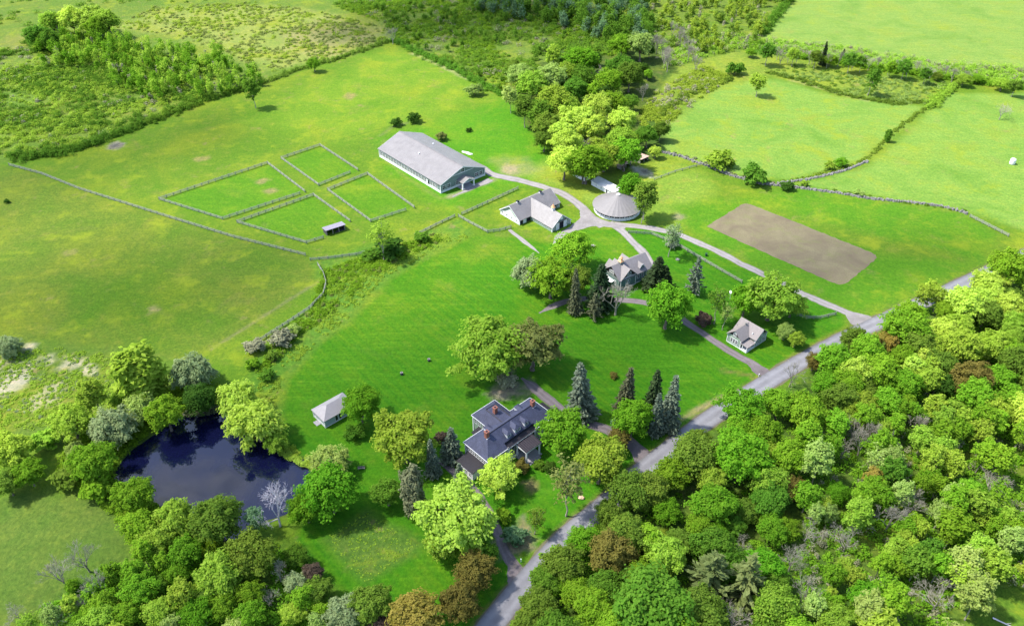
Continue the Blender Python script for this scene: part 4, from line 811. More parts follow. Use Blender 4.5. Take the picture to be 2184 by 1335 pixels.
def mk_wispy(seed): return mk_airy(seed, 3.0, 13, 44, 24, .21)
proto('wispy', 3.0, 13, 8.6, [mk_wispy(s) for s in (36, 37)])
proto('spruce', 3.0, 14.0, 6.0, [mk_spruce(s) for s in (41, 42, 43)])
proto('larch', 3.0, 14.0, 6.0, [mk_spruce(s, 3.0, 14, 15, .34, .05) for s in (46, 47)])
def mk_bare(seed, H=10.0, R_=4.0, depth=5, spread=.55, tw=.016):
    rng = np.random.default_rng(seed); mb = MB(); fine = MB()
    def grow(a, d, L, r, k):
        b = a+d*L; (mb if k < 2 else fine).tube(a, b, r, r*.68, 5 if k < 2 else 3)
        if k >= depth: return
        for _ in range(2 if k == 0 else int(rng.integers(2, 5))):
            nd = (d+Vector(rng.normal(0, spread, 3))+Vector((0, 0, .10))).normalized(); grow(a.lerp(b, rng.uniform(.55, 1)), nd, L*rng.uniform(.55, .86), max(tw, r*.55), k+1)
    for _ in range(5): grow(Vector((0, 0, H*.16)), (Vector((0, 0, 1))+Vector(rng.normal(0, .42, 3))).normalized(), H*.26, .12, 0)
    mb.tube((0, 0, -.2), (0, 0, H*.2), .26, .17, 6)
    out = []
    for nm, q in (('trunk', mb), ('twigs', fine)):
        me = bpy.data.meshes.new(nm); me.from_pydata(q.v, [], q.f); me.update(); out.append(me)
    return tuple(out)
proto('bare', 3.6, 10.0, 5.6, [mk_bare(s) for s in (51, 52, 53)])
proto('barethin', 2.0, 11.0, 6.4, [mk_bare(s, 11.5, 2.2, 5, .34) for s in (56, 57)])
def mk_shrub(seed, R_=1.7, H=2.6, n=14, per=120, size=.22):
    rng = np.random.default_rng(seed); P, r = lobes_round(rng, n, R_, 1.25, 1.15, .62, -.6)
    return limbs(rng, P[::2], .5, .07, H, .1, 4), qmesh('crown', crown_leaves(rng, P, r, per, size, 1.3))
proto('shrub', 1.7, 2.6, 1.25, [mk_shrub(s) for s in (61, 62, 63)])
def mk_column(seed): 
    rng = np.random.default_rng(seed); P, r = lobes_round(rng, 40, 1.9, 5.2, 4.6, .85, -.95, .12)
    return limbs(rng, P[::3], 4, .2, 10, .15, 4), qmesh('crown', crown_leaves(rng, P, r, 150, .23, 1.5, 1.1, 0, .2))
proto('column', 2.0, 10.2, 5.2, [mk_column(s) for s in (66, 67)])
NAME = dict(round='broadleaf_tree', spread='spreading_tree', willow='willow_tree', airy='slender_tree', wispy='wispy_tree', spruce='spruce_tree', larch='sparse_conifer', bare='bare_tree', barethin='bare_tree', shrub='shrub', column='columnar_tree')
CAT = dict(round='tree', spread='tree', willow='willow', airy='young tree', wispy='young tree', spruce='conifer', larch='conifer', bare='bare tree', barethin='bare tree', shrub='shrub', column='conifer')
TREES = []; trng = random.Random(5)
def plant(kind, p, s, leaf, label=None, group=None, sz=1.0, bark=None, zone=None):
    K = KIND[kind]; tr_, cr = trng.choice(K['v']); t = empty(NAME[kind], (p[0], p[1], 0), trng.uniform(0, 6.283)); ex = trng.uniform(.90, 1.11); t.scale = (s*ex, s/ex, s*sz); t.rotation_euler.x = trng.uniform(-.07, .07); t.rotation_euler.y = trng.uniform(-.07, .07)
    tag(t, label, CAT[kind], group)
    bm = bark or (PALEBARK if kind in ('airy', 'wispy', 'bare', 'barethin') else BARK)
    for nm, me, mt in (('trunk', tr_, bm), ('crown' if 'bare' not in kind else 'twigs', cr, LM[leaf] if 'bare' not in kind else bm)):
        if len(me.materials) == 0: me.materials.append(mt)
        o = bpy.data.objects.new(nm, me); C.objects.link(o); o.parent = t
        o.material_slots[0].link = 'OBJECT'; o.material_slots[0].material = mt
    TREES.append((t, kind, leaf, K['R']*s, zone)); return t
def crown_at(px, py, w_, kind, leaf, label=None, group=None, sz=1.0, bark=None, zone=None):
    # a tree whose crown is centred at this point of the survey photograph and spans w_ of its pixels
    K = KIND[kind]; h = 6.0; s = 1.0
    for _ in range(5):
        p = G(px, py, h); s = w_*depth(p)/PF/(2*K['R']*1.06); h = K['zc']*s*sz
    if 'bare' in kind and K['H']*s > 12.5: s = 12.5/K['H']*trng.uniform(.85, 1.0)
    sz = min(sz, 17.5/(K['H']*s))
    return plant(kind, (p.x, p.y), s, leaf, label, group, sz, bark, zone)
def based(bx, by, ty, w_, kind, leaf, label=None, group=None, bark=None):
    K = KIND[kind]; p = G(bx, by); H = height_at((bx, by), ty); q = G(bx, by, H*.4); s = w_*depth(q)/PF/(2*K['R']); return plant(kind, (p.x, p.y), s, leaf, label, group, H/(K['H']*s), bark)

# trees of the garden and the farm yard
crown_at(1045,722,150,'spread','fresh','broad light green shade tree, left half of the big pair in mid lawn',None,1.12)
crown_at(1137,726,128,'spread','khaki','greyer khaki rounded shade tree, right half of the big pair in mid lawn',None,1.1)
crown_at(1132,580,74,'willow','silver','silvery green feathery tree at the lawn tip below the stable')
crown_at(1176,592,92,'spread','bright','broad green tree between the silvery feathery tree and dark conifers')
crown_at(1222,535,86,'spread','bright','darker airy tree inside the gravel loop below the stable')
crown_at(1228,600,62,'round','olive','small olive tree left of the tall dark conifer by carriage house')
based(1280,655,560,62,'spruce','dark','tall black-green conifer at the left corner of the carriage house')
based(1226,668,578,34,'spruce','brown','thin brownish conifer left of the tall dark conifer')
based(1268,680,622,40,'larch','brown','short ragged brown conifer in front of the tall dark conifer')
based(1312,672,594,44,'barethin','twig','half bare grey pine with pale trunk before the carriage house')
based(1396,616,549,58,'spruce','dark','dark conifer hugging the right end of the carriage house')
based(1417,618,566,42,'spruce','dark','smaller dark conifer beside the carriage house conifer')
crown_at(1426,648,98,'round','vivid','bright round maple over the bend of the cottage drive')
based(1478,625,540,46,'larch','grey','sparse grey-green larch on the grass below the main drive')
crown_at(1432,500,42,'wispy','silver','small greyish blossoming tree at the fence near the round pen')
crown_at(1436,520,26,'shrub','grey','grey bush under the blossoming tree at the fence')
crown_at(1650,628,116,'spread','fresh','large light green spreading tree behind the cottage')
crown_at(1592,638,66,'round','vivid','rounder green tree left of the large spreading tree behind cottage')
crown_at(1690,650,56,'spread','fresh','light green side tree right of the spreading tree behind cottage')
crown_at(1532,640,48,'wispy','mid','thin loose green tree left of the white birdhouse')
crown_at(1548,668,34,'wispy','pale','pale thin sapling just behind the cottage shrub bed')
crown_at(1502,682,38,'shrub','red','purple-brown round shrub beside the cottage drive')
crown_at(1676,706,36,'round','pale','small grey-green tree on the grass right of cottage')
crown_at(1698,722,34,'round','fresh','small yellow-green tree on the grass right of cottage, nearer the road')
G5 = 'grey and dark spruces by the manor drive'
based(1240,888,772,66,'spruce','grey','broad grey spruce standing alone, leftmost of the manor drive spruces',G5)
based(1330,880,780,50,'spruce','brown','slim brownish grey spruce behind the bright maple on manor drive',G5)
based(1388,895,790,54,'spruce','dark','dark green spruce, tallest behind the two grey ones at roadside',G5)
based(1398,925,842,40,'spruce','grey','small grey spruce in front of the dark green spruce',G5)
based(1422,915,806,50,'spruce','grey','silvery blue spruce nearest the road, rightmost of the spruces',G5)
crown_at(1350,890,78,'round','vivid','bright green maple among the spruces at the manor drive')
crown_at(1318,907,34,'shrub','bluegreen','blue-green bush at the left foot of the roadside maple')
crown_at(1308,800,18,'shrub','bronze','small bronze bush at foot of the slim brownish spruce')
crown_at(1200,922,96,'round','bright','egg-shaped bright green tree against the right end of manor',None,1.12)
crown_at(1281,982,104,'round','fresh','pale green round tree between manor lawn and road')
crown_at(1320,938,46,'round','bronze','bronze round tree at the manor drive mouth')
based(1207,1100,990,76,'wispy','khaki','fuzzy khaki budding tree on the lawn before the manor')
crown_at(1068,1013,80,'spread','yellow','yellow-green tree with dark forked trunk before the manor annex')
crown_at(1081,812,42,'shrub','twig','greyish weeping bush on the mulch circle behind the manor')
crown_at(1110,997,32,'shrub','bronze','brown shrub under the manor portico steps')
crown_at(1150,990,26,'shrub','mid','low green shrub right of the manor portico')
crown_at(1172,996,24,'shrub','deep','dark low shrub at the foot of egg-shaped tree')
crown_at(860,932,132,'spread','fresh','wide yellow-green tree with grey forked trunk between garden house and manor')
crown_at(767,863,78,'round','vivid','rounded bright green tree over the corner of garden house')
crown_at(757,924,36,'shrub','mid','neat round green shrub on lawn below the garden house')
based(925,1013,935,36,'spruce','grey','narrow grey spruce on lawn left of the manor annex')
based(963,980,918,50,'spruce','grey','grey pinkish spruce close to the manor left end')
based(981,1030,985,28,'spruce','grey','stunted grey spruce by the drive under the annex')
crown_at(940,932,30,'shrub','red','dark wine-red shrub behind the pinkish spruce')
crown_at(825,1047,64,'round','mid','compact round deep green tree on left lawn',None,1.05)
based(886,1100,1000,42,'column','brown','brownish cedar beside the compact round tree')
crown_at(872,1062,24,'barethin','twig','grey dead stem leaning on the brownish cedar')
crown_at(905,1085,30,'shrub','mid','green bush at the foot of the brownish cedar')
crown_at(972,1098,168,'spread','yellow','huge pale yellow-green tree over the manor side drive')
crown_at(945,1160,70,'round','fresh','drooping lower tree in front of the huge yellow-green tree')
crown_at(1073,1098,36,'shrub','bright','small clipped ball of bright green on front lawn')
crown_at(1095,1143,44,'shrub','bluegreen','grey-green bush on the mulch bed near the road')
crown_at(1140,1105,40,'wispy','olive','tiny thin tree on front lawn near the road')
crown_at(1015,1222,82,'round','bronze','bronze-leaved tree left of the manor side drive mouth')
crown_at(978,1286,80,'round','bronze','lower bronze tree at the lawn corner by the road',None,1.1)
crown_at(1040,1180,46,'round','mid','dark green tree by the side drive behind the bronze tree')
crown_at(886,1312,100,'round','gold','golden orange tree at the bottom lawn edge')
crown_at(787,1292,84,'round','olive','olive-bronze tree left of the golden tree')
crown_at(735,1308,74,'round','silver','silvery pale tree at bottom left of the lawn')
crown_at(808,1330,50,'round','red','reddish brown low tree between the olive and golden trees')
# round the pond
crown_at(702,984,74,'willow','pale','pale feathery willow top at the right pond shore')
crown_at(703,1044,108,'round','vivid','dense bright green tree clump on right pond bank')
crown_at(652,1082,70,'round','vivid','bright green tree behind the bleached dead tree')
crown_at(720,1062,54,'round','bright','small green tree on lawn side of right pond bank')
based(598,1122,1018,72,'bare','twig','bleached white dead tree on the pond shore',None,WHITEBARK)
crown_at(541,1106,36,'airy','bluegreen','slim blue-green sapling at the pond corner')
crown_at(462,1108,98,'round','olive','dark olive round tree standing before the pond')
crown_at(372,1105,88,'willow','fresh','yellow-green loose tree on the near pond shore')
crown_at(285,1058,78,'round','bright','bright tree at the left end of the pond')
crown_at(297,1125,70,'round','bright','low bright green tree on near left pond shore')
crown_at(332,1150,66,'round','fresh','yellowish small tree below the near pond shore')
crown_at(196,985,86,'round','bright','leafy green tree on left pond bank')
crown_at(160,960,40,'willow','pale','pale streaky willow left of the pond bank tree')
crown_at(240,910,90,'willow','silver','silver willow over the upper left pond shore')
crown_at(300,868,72,'willow','pale','pale willow further along the upper pond shore')
crown_at(152,900,78,'spread','fresh','khaki tree in rough grass left of the pond')
based(222,888,810,48,'airy','fresh','upright pale green tree in rough grass above the pond')
based(322,855,748,84,'column','fresh','cone-shaped olive tree in rough grass above the pond')
crown_at(412,796,88,'willow','silver','silvery willow at the end of the weedy ditch')
crown_at(425,850,66,'round','deep','dark tree beneath the silvery willow at pond head')
crown_at(352,880,76,'round','bright','bright green tree on the far pond shore')
crown_at(255,850,40,'round','fresh','small pale bush tree between the upright and cone-shaped trees')
crown_at(508,850,82,'willow','yellow','yellow weeping willow at the upper right pond shore')
crown_at(548,902,104,'willow','yellow','large yellow weeping willow leaning over the pond')
crown_at(590,940,50,'willow','fresh','lower willow skirt at the right pond shore')
crown_at(18,738,48,'willow','silver','silvery tree at the left picture edge in west pasture')
crown_at(24,960,80,'round','fresh','big light green tree at the left edge below rough grass')
crown_at(60,1008,60,'round','bright','green tree at the left edge beside the olive meadow')
crown_at(14,1030,56,'round','olive','olive tree at the left edge above the olive meadow')
crown_at(95,940,54,'shrub','fresh','pale bush right of the left edge trees')
crown_at(150,1015,60,'shrub','olive','low olive bush below the pale streaky willow')
crown_at(205,1045,62,'shrub','bright','low green bush at left pond tip')
# single trees out in the fields
crown_at(1618,176,30,'airy','fresh','lone slim tree in the far right pasture',None,.8)
crown_at(1861,165,30,'airy','mid','open green tree in the wet strip between far pastures')
crown_at(2140,232,34,'bare','twig','grey leafless tree in the farthest right pasture')
based(1754,140,88,16,'spruce','dark','narrow black conifer in the far hedge line')
based(1793,132,104,10,'spruce','dark','tiny narrow conifer right of the narrow black one')
crown_at(537,190,32,'airy','mid','small tree leaning out at the thicket corner of the pasture')
crown_at(669,136,26,'round','bright','bright bush tree in the far pasture hedge')
crown_at(835,62,22,'barethin','twig','dark bare tree at the far pasture corner')
crown_at(812,500,50,'wispy','fresh','thin pale poplar clump above the ditch bush')
crown_at(830,528,70,'shrub','deep','large dark bush in the ditch below the paddocks',None,.6)
crown_at(792,542,44,'shrub','mid','smaller green bush left of the large ditch bush',None,.6)
crown_at(899,507,28,'shrub','mid','round bush on the ditch right of the large ditch bush')
crown_at(1344,395,50,'round','vivid','green tree between long white shed and round pen')
crown_at(1379,408,52,'airy','olive','olive loose tree at the right side of round pen')
crown_at(1372,440,32,'wispy','olive','thin lower tree against the round pen wall')
crown_at(1245,360,52,'round','bright','yellowish green tree shading the small white shed')
for (x, y, w_, kd, lf, lb) in [(1534,342,46,'shrub','fresh','light shrubby tree on the stone wall, left of two'),(1610,374,48,'shrub','mid','dark shrubby tree on the stone wall, right of two'),(1552,348,26,'shrub','olive','olive bush at right foot of the light wall tree'),(1770,354,20,'shrub','fresh','small tree on the field hedge near the short wall'),(1795,348,22,'shrub','vivid','bright small tree at the hedge end near the short wall'),(1716,392,16,'shrub','fresh','tiny pale bush where the two stone walls meet'),(1895,290,12,'column','mid','thin bush standing up from the field hedge'),(1568,150,30,'shrub','mid','dark bush at the top left corner of lone tree pasture'),(1832,412,16,'shrub','pale','pale bush on the long stone wall'),(1680,398,24,'shrub','deep','dark bush on the long stone wall below the field hedge')]:
    crown_at(x, y, w_, kd, lf, lb)
for (x, y, w_, lf, lb) in [(845,262,20,'deep','dark shrub on the old track behind the riding hall'),(885,253,24,'deep','dark shrub by the old track, nearer the riding hall ridge'),(1012,194,30,'pale','pale bush alone in upper right of far pasture'),(1000,278,10,'deep','tiny dark shrub in the grass above the riding hall'),(940,292,22,'khaki','grey brush beside the riding hall far wall'),(545,740,36,'twig','grey brushwood bush on the curved ditch fence'),(600,722,40,'twig','larger grey brushwood bush beside curved fence'),(540,775,30,'bright','green bush in the weedy strip above the pond'),(570,800,28,'mid','dark green bush in weedy strip above the pond'),(580,760,24,'olive','olive bush in weedy strip above the pond'),(538,735,22,'fresh','yellow-green bush by the curved ditch fence'),(625,705,26,'pale','pale bush beside the curved ditch fence'),(14,430,12,'deep','small dark shrub at left edge of the west pasture')]:
    crown_at(x, y, w_, 'shrub', lf, lb)

# ------------------------------------------------------------------ woods
def inside(P, x, y):
    c = False; n = len(P)
    for i in range(n):
        ax, ay = P[i]; bx, by = P[(i+1) % n]
        if (ay > y) != (by > y) and x < (bx-ax)*(y-ay)/(by-ay+1e-12)+ax: c = not c
    return c
def road_gap(x, y): return float(ldist(road_mid, np.array([x]), np.array([y]))[0])
road_mid = offset(dense(road_l), -3.0)
def fill(zone, P, zc, count, gap, pick, seed):
    # scatter trees through a wood, keeping them apart from one another and off the road
    r = random.Random(seed); P = [tuple(G(x, y, zc)[:2]) for x, y in P]; xs = [p[0] for p in P]; ys = [p[1] for p in P]; n = 0
    for _ in range(count*60):
        if n >= count: break
        x, y = r.uniform(min(xs), max(xs)), r.uniform(min(ys), max(ys))
        if not inside(P, x, y): continue
        px, py = proj((x, y, zc)); kind, leaf, s, sz = pick(r, px, py); rad = KIND[kind]['R']*s
        if any((t.location.x-x)**2+(t.location.y-y)**2 < (gap*(rad+q))**2 for t, _k, _l, q, z_ in TREES): continue
        if zone == 'right wood' and road_gap(x, y) < 3.2+rad*.62: continue
        plant(kind, (x, y), s, leaf, None, None, sz, None, zone); n += 1
def manual(zone, ox, oy, k, items):
    for x, y, w_, kind, leaf in items:
        if zone == 'right wood' and kind == 'spread' and ox+k*x > 1720:      # the thin young part of the wood: slender stems close together
            for dx, dy, f, lf in ((-.27, .04, .56, leaf), (.25, .08, .52, trng.choice(['fresh', 'bright', leaf])), (.02, -.22, .50, trng.choice(['fresh', leaf]))): crown_at(ox+k*(x+dx*w_), oy+k*(y+dy*w_), w_*k*f, 'airy', lf, None, None, 1.0, None, zone)
        else: crown_at(ox+k*x, oy+k*y, w_*k, kind, leaf, None, None, 1.0, None, zone)
manual('right wood', 1300, 880, .4048, [(440,228,225,'round','olive'),(325,325,180,'round','bright'),(690,215,285,'round','vivid'),(945,240,190,'round','bright'),(855,465,190,'round','mid'),(955,395,140,'round','bronze'),(200,415,200,'round','olive'),(305,520,140,'round','vivid'),(560,480,225,'round','bright'),(720,520,130,'round','olive'),(80,640,190,'round','olive'),(40,760,170,'round','bronze'),(230,670,115,'airy','bright'),(365,670,130,'round','olive'),(660,600,110,'spread','mid'),(560,640,120,'round','vivid'),(810,800,190,'round','vivid'),(1130,520,150,'spread','pale'),(1210,420,110,'round','vivid'),(1390,430,190,'spread','bright'),(1260,660,165,'bare','twig'),(970,760,170,'bare','twig'),(1370,60,160,'barethin','twig'),(1480,110,150,'barethin','twig'),(1110,250,150,'airy','pale'),(1240,180,120,'bare','twig'),(1440,160,120,'airy','bright'),(1390,340,90,'airy','gold'),(1690,370,160,'spread','bright'),(1760,240,210,'spread','fresh'),(1960,790,280,'spread','pale'),(1690,780,230,'spread','mid'),(1480,790,180,'spread','bright'),(1750,960,210,'bare','twig'),(1350,960,160,'round','vivid'),(1240,860,180,'spread','bright'),(1060,930,110,'barethin','twig'),(1500,520,110,'barethin','twig'),(1600,470,90,'barethin','twig'),(200,1000,390,'round','mid'),(120,880,150,'round','olive'),(470,1060,250,'round','olive'),(660,1080,180,'bare','twig'),(1090,1010,110,'airy','pale'),(1200,1090,180,'round','fresh'),(700,690,120,'bare','twig'),(860,610,150,'round','bright'),(930,620,130,'spread','bright'),(1600,600,160,'spread','bright'),(1880,460,230,'spread','bright'),(2000,530,140,'spread','fresh'),(2100,600,180,'spread','bright'),(1950,960,170,'airy','pale'),(1480,1000,150,'airy','bright'),(1160,980,120,'spread','bright'),(1560,690,150,'spread','fresh')])
p1 = G(1300+.4048*500, 880+.4048*990); 
based(1505,1262,1172,110,'larch','oliveneedle','ragged olive spruce in the right wood, left of the pair'); based(1578,1285,1188,110,'larch','oliveneedle','ragged olive spruce in the right wood, right of the pair')
manual('right wood', 1500, 520, .3132, [(1030,665,190,'round','olive'),(1235,665,170,'spread','gold'),(890,790,235,'round','bright'),(755,800,120,'round','bronze'),(1370,570,270,'round','bright'),(1560,345,190,'spread','fresh'),(1770,400,230,'round','yellow'),(1920,270,190,'round','yellow'),(2080,160,250,'round','bright'),(1930,470,190,'round','olive'),(2080,430,200,'round','yellow'),(1200,860,225,'round','bright'),(1380,950,190,'round','bright'),(1495,815,205,'spread','yellow'),(850,970,190,'round','vivid'),(1760,700,250,'round','fresh'),(1980,690,210,'round','fresh'),(1830,910,250,'round','bronze'),(1610,820,200,'round','olive'),(2090,740,190,'round','bright'),(1650,960,150,'round','deep'),(2000,930,210,'round','bright'),(700,1150,260,'round','bright'),(270,1110,300,'spread','vivid'),(520,1090,210,'round','bright'),(980,1190,150,'spread','yellow'),(1580,1100,130,'airy','fresh'),(1700,1190,250,'spread','fresh'),(2080,1060,210,'spread','bright'),(620,850,110,'barethin','twig'),(1650,590,180,'round','yellow'),(1730,560,180,'round','fresh'),(1260,1080,200,'round','bright'),(1100,1010,160,'round','olive'),(1400,1120,180,'spread','bright'),(1160,1170,190,'barethin','twig'),(1900,1180,160,'airy','bright')])
manual('right wood', 700, 960, .3205, [(1440,860,190,'round','mid'),(1560,760,250,'round','olive'),(1700,600,190,'round','vivid'),(1880,690,290,'round','bronze'),(1990,570,250,'round','olive'),(2010,260,260,'round','olive'),(1870,410,170,'round','olive'),(1400,1020,220,'round','olive'),(1500,900,150,'round','bright'),(1650,950,200,'round','bright'),(1840,900,220,'round','mid'),(1780,1060,260,'round','bright'),(1330,1150,200,'round','olive'),(1930,1080,180,'round','mid'),(2080,860,220,'round','bright'),(2120,580,150,'round','vivid'),(1960,240,120,'bare','twig')])
def pick_r(r, px, py):
    if py < 860+ (px-1700)*.1 or px < 1680 and py < 1010:
        return ('round', r.choice(['yellow','fresh','bright','bright','fresh','fresh','bright','olive']), r.uniform(.68,.98), r.uniform(.95,1.15))
    if px < 1720: return (r.choice(['round','round','spread']), r.choice(['mid','bright','vivid','bright','olive','mid','fresh']), r.uniform(.62,.92), r.uniform(.95,1.2))
    k = r.random()
    if k < .13: return (r.choice(['bare','barethin']), 'twig', r.uniform(.8,1.1), 1)
    if k < .34: return ('wispy', r.choice(['fresh','pale','bright']), r.uniform(.9,1.2), r.uniform(.8,1.0))
    if k < .80: return ('airy', r.choice(['fresh','bright','bright','pale','mid']), r.uniform(.85,1.15), r.uniform(.8,1.0))
    return ('spread', r.choice(['bright','fresh','bright','vivid','pale','mid']), r.uniform(.42,.62), r.uniform(1.0,1.2))
fill('right wood', [(1090,1340),(1150,1190),(1260,1110),(1360,1010),(1480,930),(1620,850),(1760,760),(1880,700),(2040,610),(2184,545),(2290,500),(2290,1230),(2060,1240),(2020,1440),(1060,1440)], 7.0, 118, .60, pick_r, 21)
manual('bottom left wood', 0, 960, .3205, [(1690,690,300,'round','olive'),(950,680,130,'airy','bright'),(1090,740,110,'airy','bright'),(1240,680,210,'round','bright'),(740,830,130,'airy','bright'),(870,800,130,'airy','bright'),(1440,830,290,'round','fresh'),(1680,800,150,'round','bright'),(1650,960,170,'round','bright'),(1960,880,150,'willow','silver'),(2080,810,130,'round','red'),(2110,950,190,'round','olive'),(1980,700,150,'round','mid'),(1790,980,140,'bare','twig'),(640,860,150,'barethin','twig'),(380,800,120,'barethin','twig'),(540,700,120,'barethin','twig'),(660,1060,200,'round','bright'),(330,1080,200,'bare','twig'),(1180,820,140,'round','bright'),(1050,900,120,'round','mid'),(1220,960,160,'airy','fresh'),(480,900,90,'round','bright'),(100,1070,140,'bare','twig'),(1060,1090,190,'round','fresh'),(1320,1100,220,'round','vivid'),(1480,1060,190,'round','bright'),(1640,1110,200,'round','bright'),(1960,1090,150,'round','fresh'),(830,1110,190,'round','bright')])
fill('bottom left wood', [(80,1335),(130,1270),(220,1215),(320,1195),(560,1190),(640,1200),(700,1290),(720,1430),(60,1430)], 6.0, 26, .55, lambda r, x, y: (r.choice(['round','airy','airy','spread','barethin']), r.choice(['bright','bright','fresh','fresh','pale','mid']), r.uniform(.5,.8), 1.0), 22)
manual('bottom left wood', 0, 0, 1.0, [(200,1262,34,'airy','bright'),(150,1290,36,'airy','fresh'),(245,1232,32,'airy','bright'),(110,1312,38,'airy','pale'),(285,1215,34,'airy','fresh'),(60,1328,40,'wispy','fresh'),(175,1322,44,'round','bright'),(230,1300,42,'round','fresh')])
manual('tree belt', 700, 0, .3388, [(1600,365,190,'round','vivid'),(1410,480,190,'round','pale'),(1200,470,150,'round','pale'),(1180,425,100,'round','olive'),(1280,530,190,'round','fresh'),(1150,600,90,'airy','pale'),(1430,610,220,'round','fresh'),(1330,720,180,'round','mid'),(1380,790,170,'round','olive'),(1360,880,120,'round','olive'),(1520,680,150,'round','fresh'),(1560,760,220,'spread','yellow'),(1480,830,160,'round','yellow'),(1680,680,190,'round','yellow'),(1790,660,170,'round','bright'),(1660,800,170,'round','yellow'),(1850,760,170,'round','yellow'),(1840,870,150,'round','fresh'),(1500,900,180,'round','yellow'),(1490,1010,200,'round','yellow'),(1630,1010,240,'round','bright'),(1740,970,180,'round','fresh'),(1870,960,190,'round','bright'),(1770,890,110,'barethin','twig'),(1620,900,100,'bare','twig'),(2010,850,130,'round','mid'),(2090,820,110,'round','olive'),(1550,560,150,'round','mid'),(1680,580,130,'round','bright'),(1600,490,150,'round','mid'),(1730,420,150,'bare','twig'),(1650,420,120,'bare','twig'),(1850,280,140,'round','bright'),(1970,280,160,'round','pale'),(1840,420,150,'round','mid'),(1900,470,170,'round','olive'),(2000,420,150,'barethin','twig'),(1760,510,170,'round','bright'),(1500,460,130,'round','fresh'),(1420,350,90,'airy','fresh'),(1240,640,130,'airy','olive'),(1450,540,100,'round','mid'),(1740,590,120,'round','deep')])
fill('tree belt', [(1085,175),(1170,135),(1250,100),(1390,80),(1425,165),(1370,205),(1330,225),(1395,285),(1405,325),(1300,350),(1215,350),(1185,300),(1125,245)], 7.0, 40, .50, lambda r, x, y: ('round', r.choice(['bright','mid','fresh','yellow'] if y > 190 else ['mid','deep','mid','bright']), r.uniform(.5,.75), 1.0), 23)

# what tells the wood trees apart: kind, colour, row from the road or shore, and the nearest landmark
COLW = dict(bright='bright green', vivid='vivid green', mid='mid green', deep='dark green', yellow='yellow-green', fresh='light green', olive='olive', bronze='bronze', gold='golden', khaki='khaki', red='reddish', pale='pale green', silver='silvery', twig='grey', bluegreen='blue-green', grey='grey', brown='brown', dark='dark')
SHW = dict(round='round tree', spread='spreading tree', airy='slender tree', wispy='wispy tree', willow='feathery tree', bare='bare branching tree', barethin='bare upright tree')
MARK = {'right wood': [((1640,800),'opposite the cottage drive mouth'),((1840,690),'opposite the main drive mouth'),((2080,580),'by the far end of the road'),((1380,975),'opposite the manor drive mouth'),((1120,1220),'opposite the side drive mouth'),((1500,890),'opposite the roadside spruces'),((1250,1090),'opposite the front lawn'),((2180,800),'at the right picture edge'),((2180,1080),'at the lower right picture edge'),((1540,1240),'around the two ragged spruces'),((1100,1335),'right of the road at bottom edge'),((1880,1330),'along the right wood bottom edge'),((1560,1050),'around the compact dark round tree'),((1880,1000),'in the thin middle of the wood'),((1900,850),'behind the roadside maples'),((2110,1290),'beside the grassy bottom right clearing')],
 'bottom left wood': [((480,1150),'below the pond'),((150,1250),'at the olive meadow edge'),((400,1250),'amid the bottom left wood'),((650,1250),'at the lawn corner'),((350,1335),'at bottom left wood edge'),((600,1335),'at bottom edge beside the lawn'),((100,1335),'in the bottom left corner')],
 'tree belt': [((1100,180),'in tree belt, far pasture side'),((1200,330),'in tree belt, riding hall side'),((1260,370),'above the white sheds'),((1400,290),'in tree belt, right pasture side'),((1340,200),'amid the tree belt'),((1380,90),'at the tree belt far end'),((1240,140),'in tree belt along the scrub')]}
ZW = {'right wood': 'in the right wood', 'bottom left wood': 'in the bottom left wood', 'tree belt': 'in the middle tree belt'}
groups = {}
for t, kind, leaf, rad, zone in TREES:
    if zone is None: continue
    t['group'] = 'trees of the ' + zone
    px, py = proj((t.location.x, t.location.y, KIND[kind]['zc']*t.scale[2]))
    mk = min(MARK[zone], key=lambda q: (q[0][0]-px)**2+(q[0][1]-py)**2)[1]
    size = 'big ' if rad > 5.0 else ('small ' if rad < 3.3 else 'middling ')
    if 'bare' in kind: size = 'tall ' if KIND[kind]['H']*t.scale[2] > 10 else 'low '
    groups.setdefault(size+COLW[leaf]+' '+SHW[kind]+' '+mk, []).append((px, py, t))
ORD = ['leftmost', 'second', 'third', 'fourth', 'fifth', 'sixth', 'seventh', 'eighth', 'ninth', 'tenth', 'eleventh', 'twelfth', 'thirteenth', 'fourteenth', 'fifteenth']
for base, L in groups.items():
    L.sort(key=lambda q: q[0]); n = len(L)
    for i, (px, py, t) in enumerate(L):
        if n == 1: t['label'] = base
        elif n == 2: t['label'] = base+', '+('left' if i == 0 else 'right')+' of two'
        elif i in (0, n-1): t['label'] = base+', '+('leftmost' if i == 0 else 'rightmost')
        else: t['label'] = base+', '+ORD[min(i, 14)]+' from left'

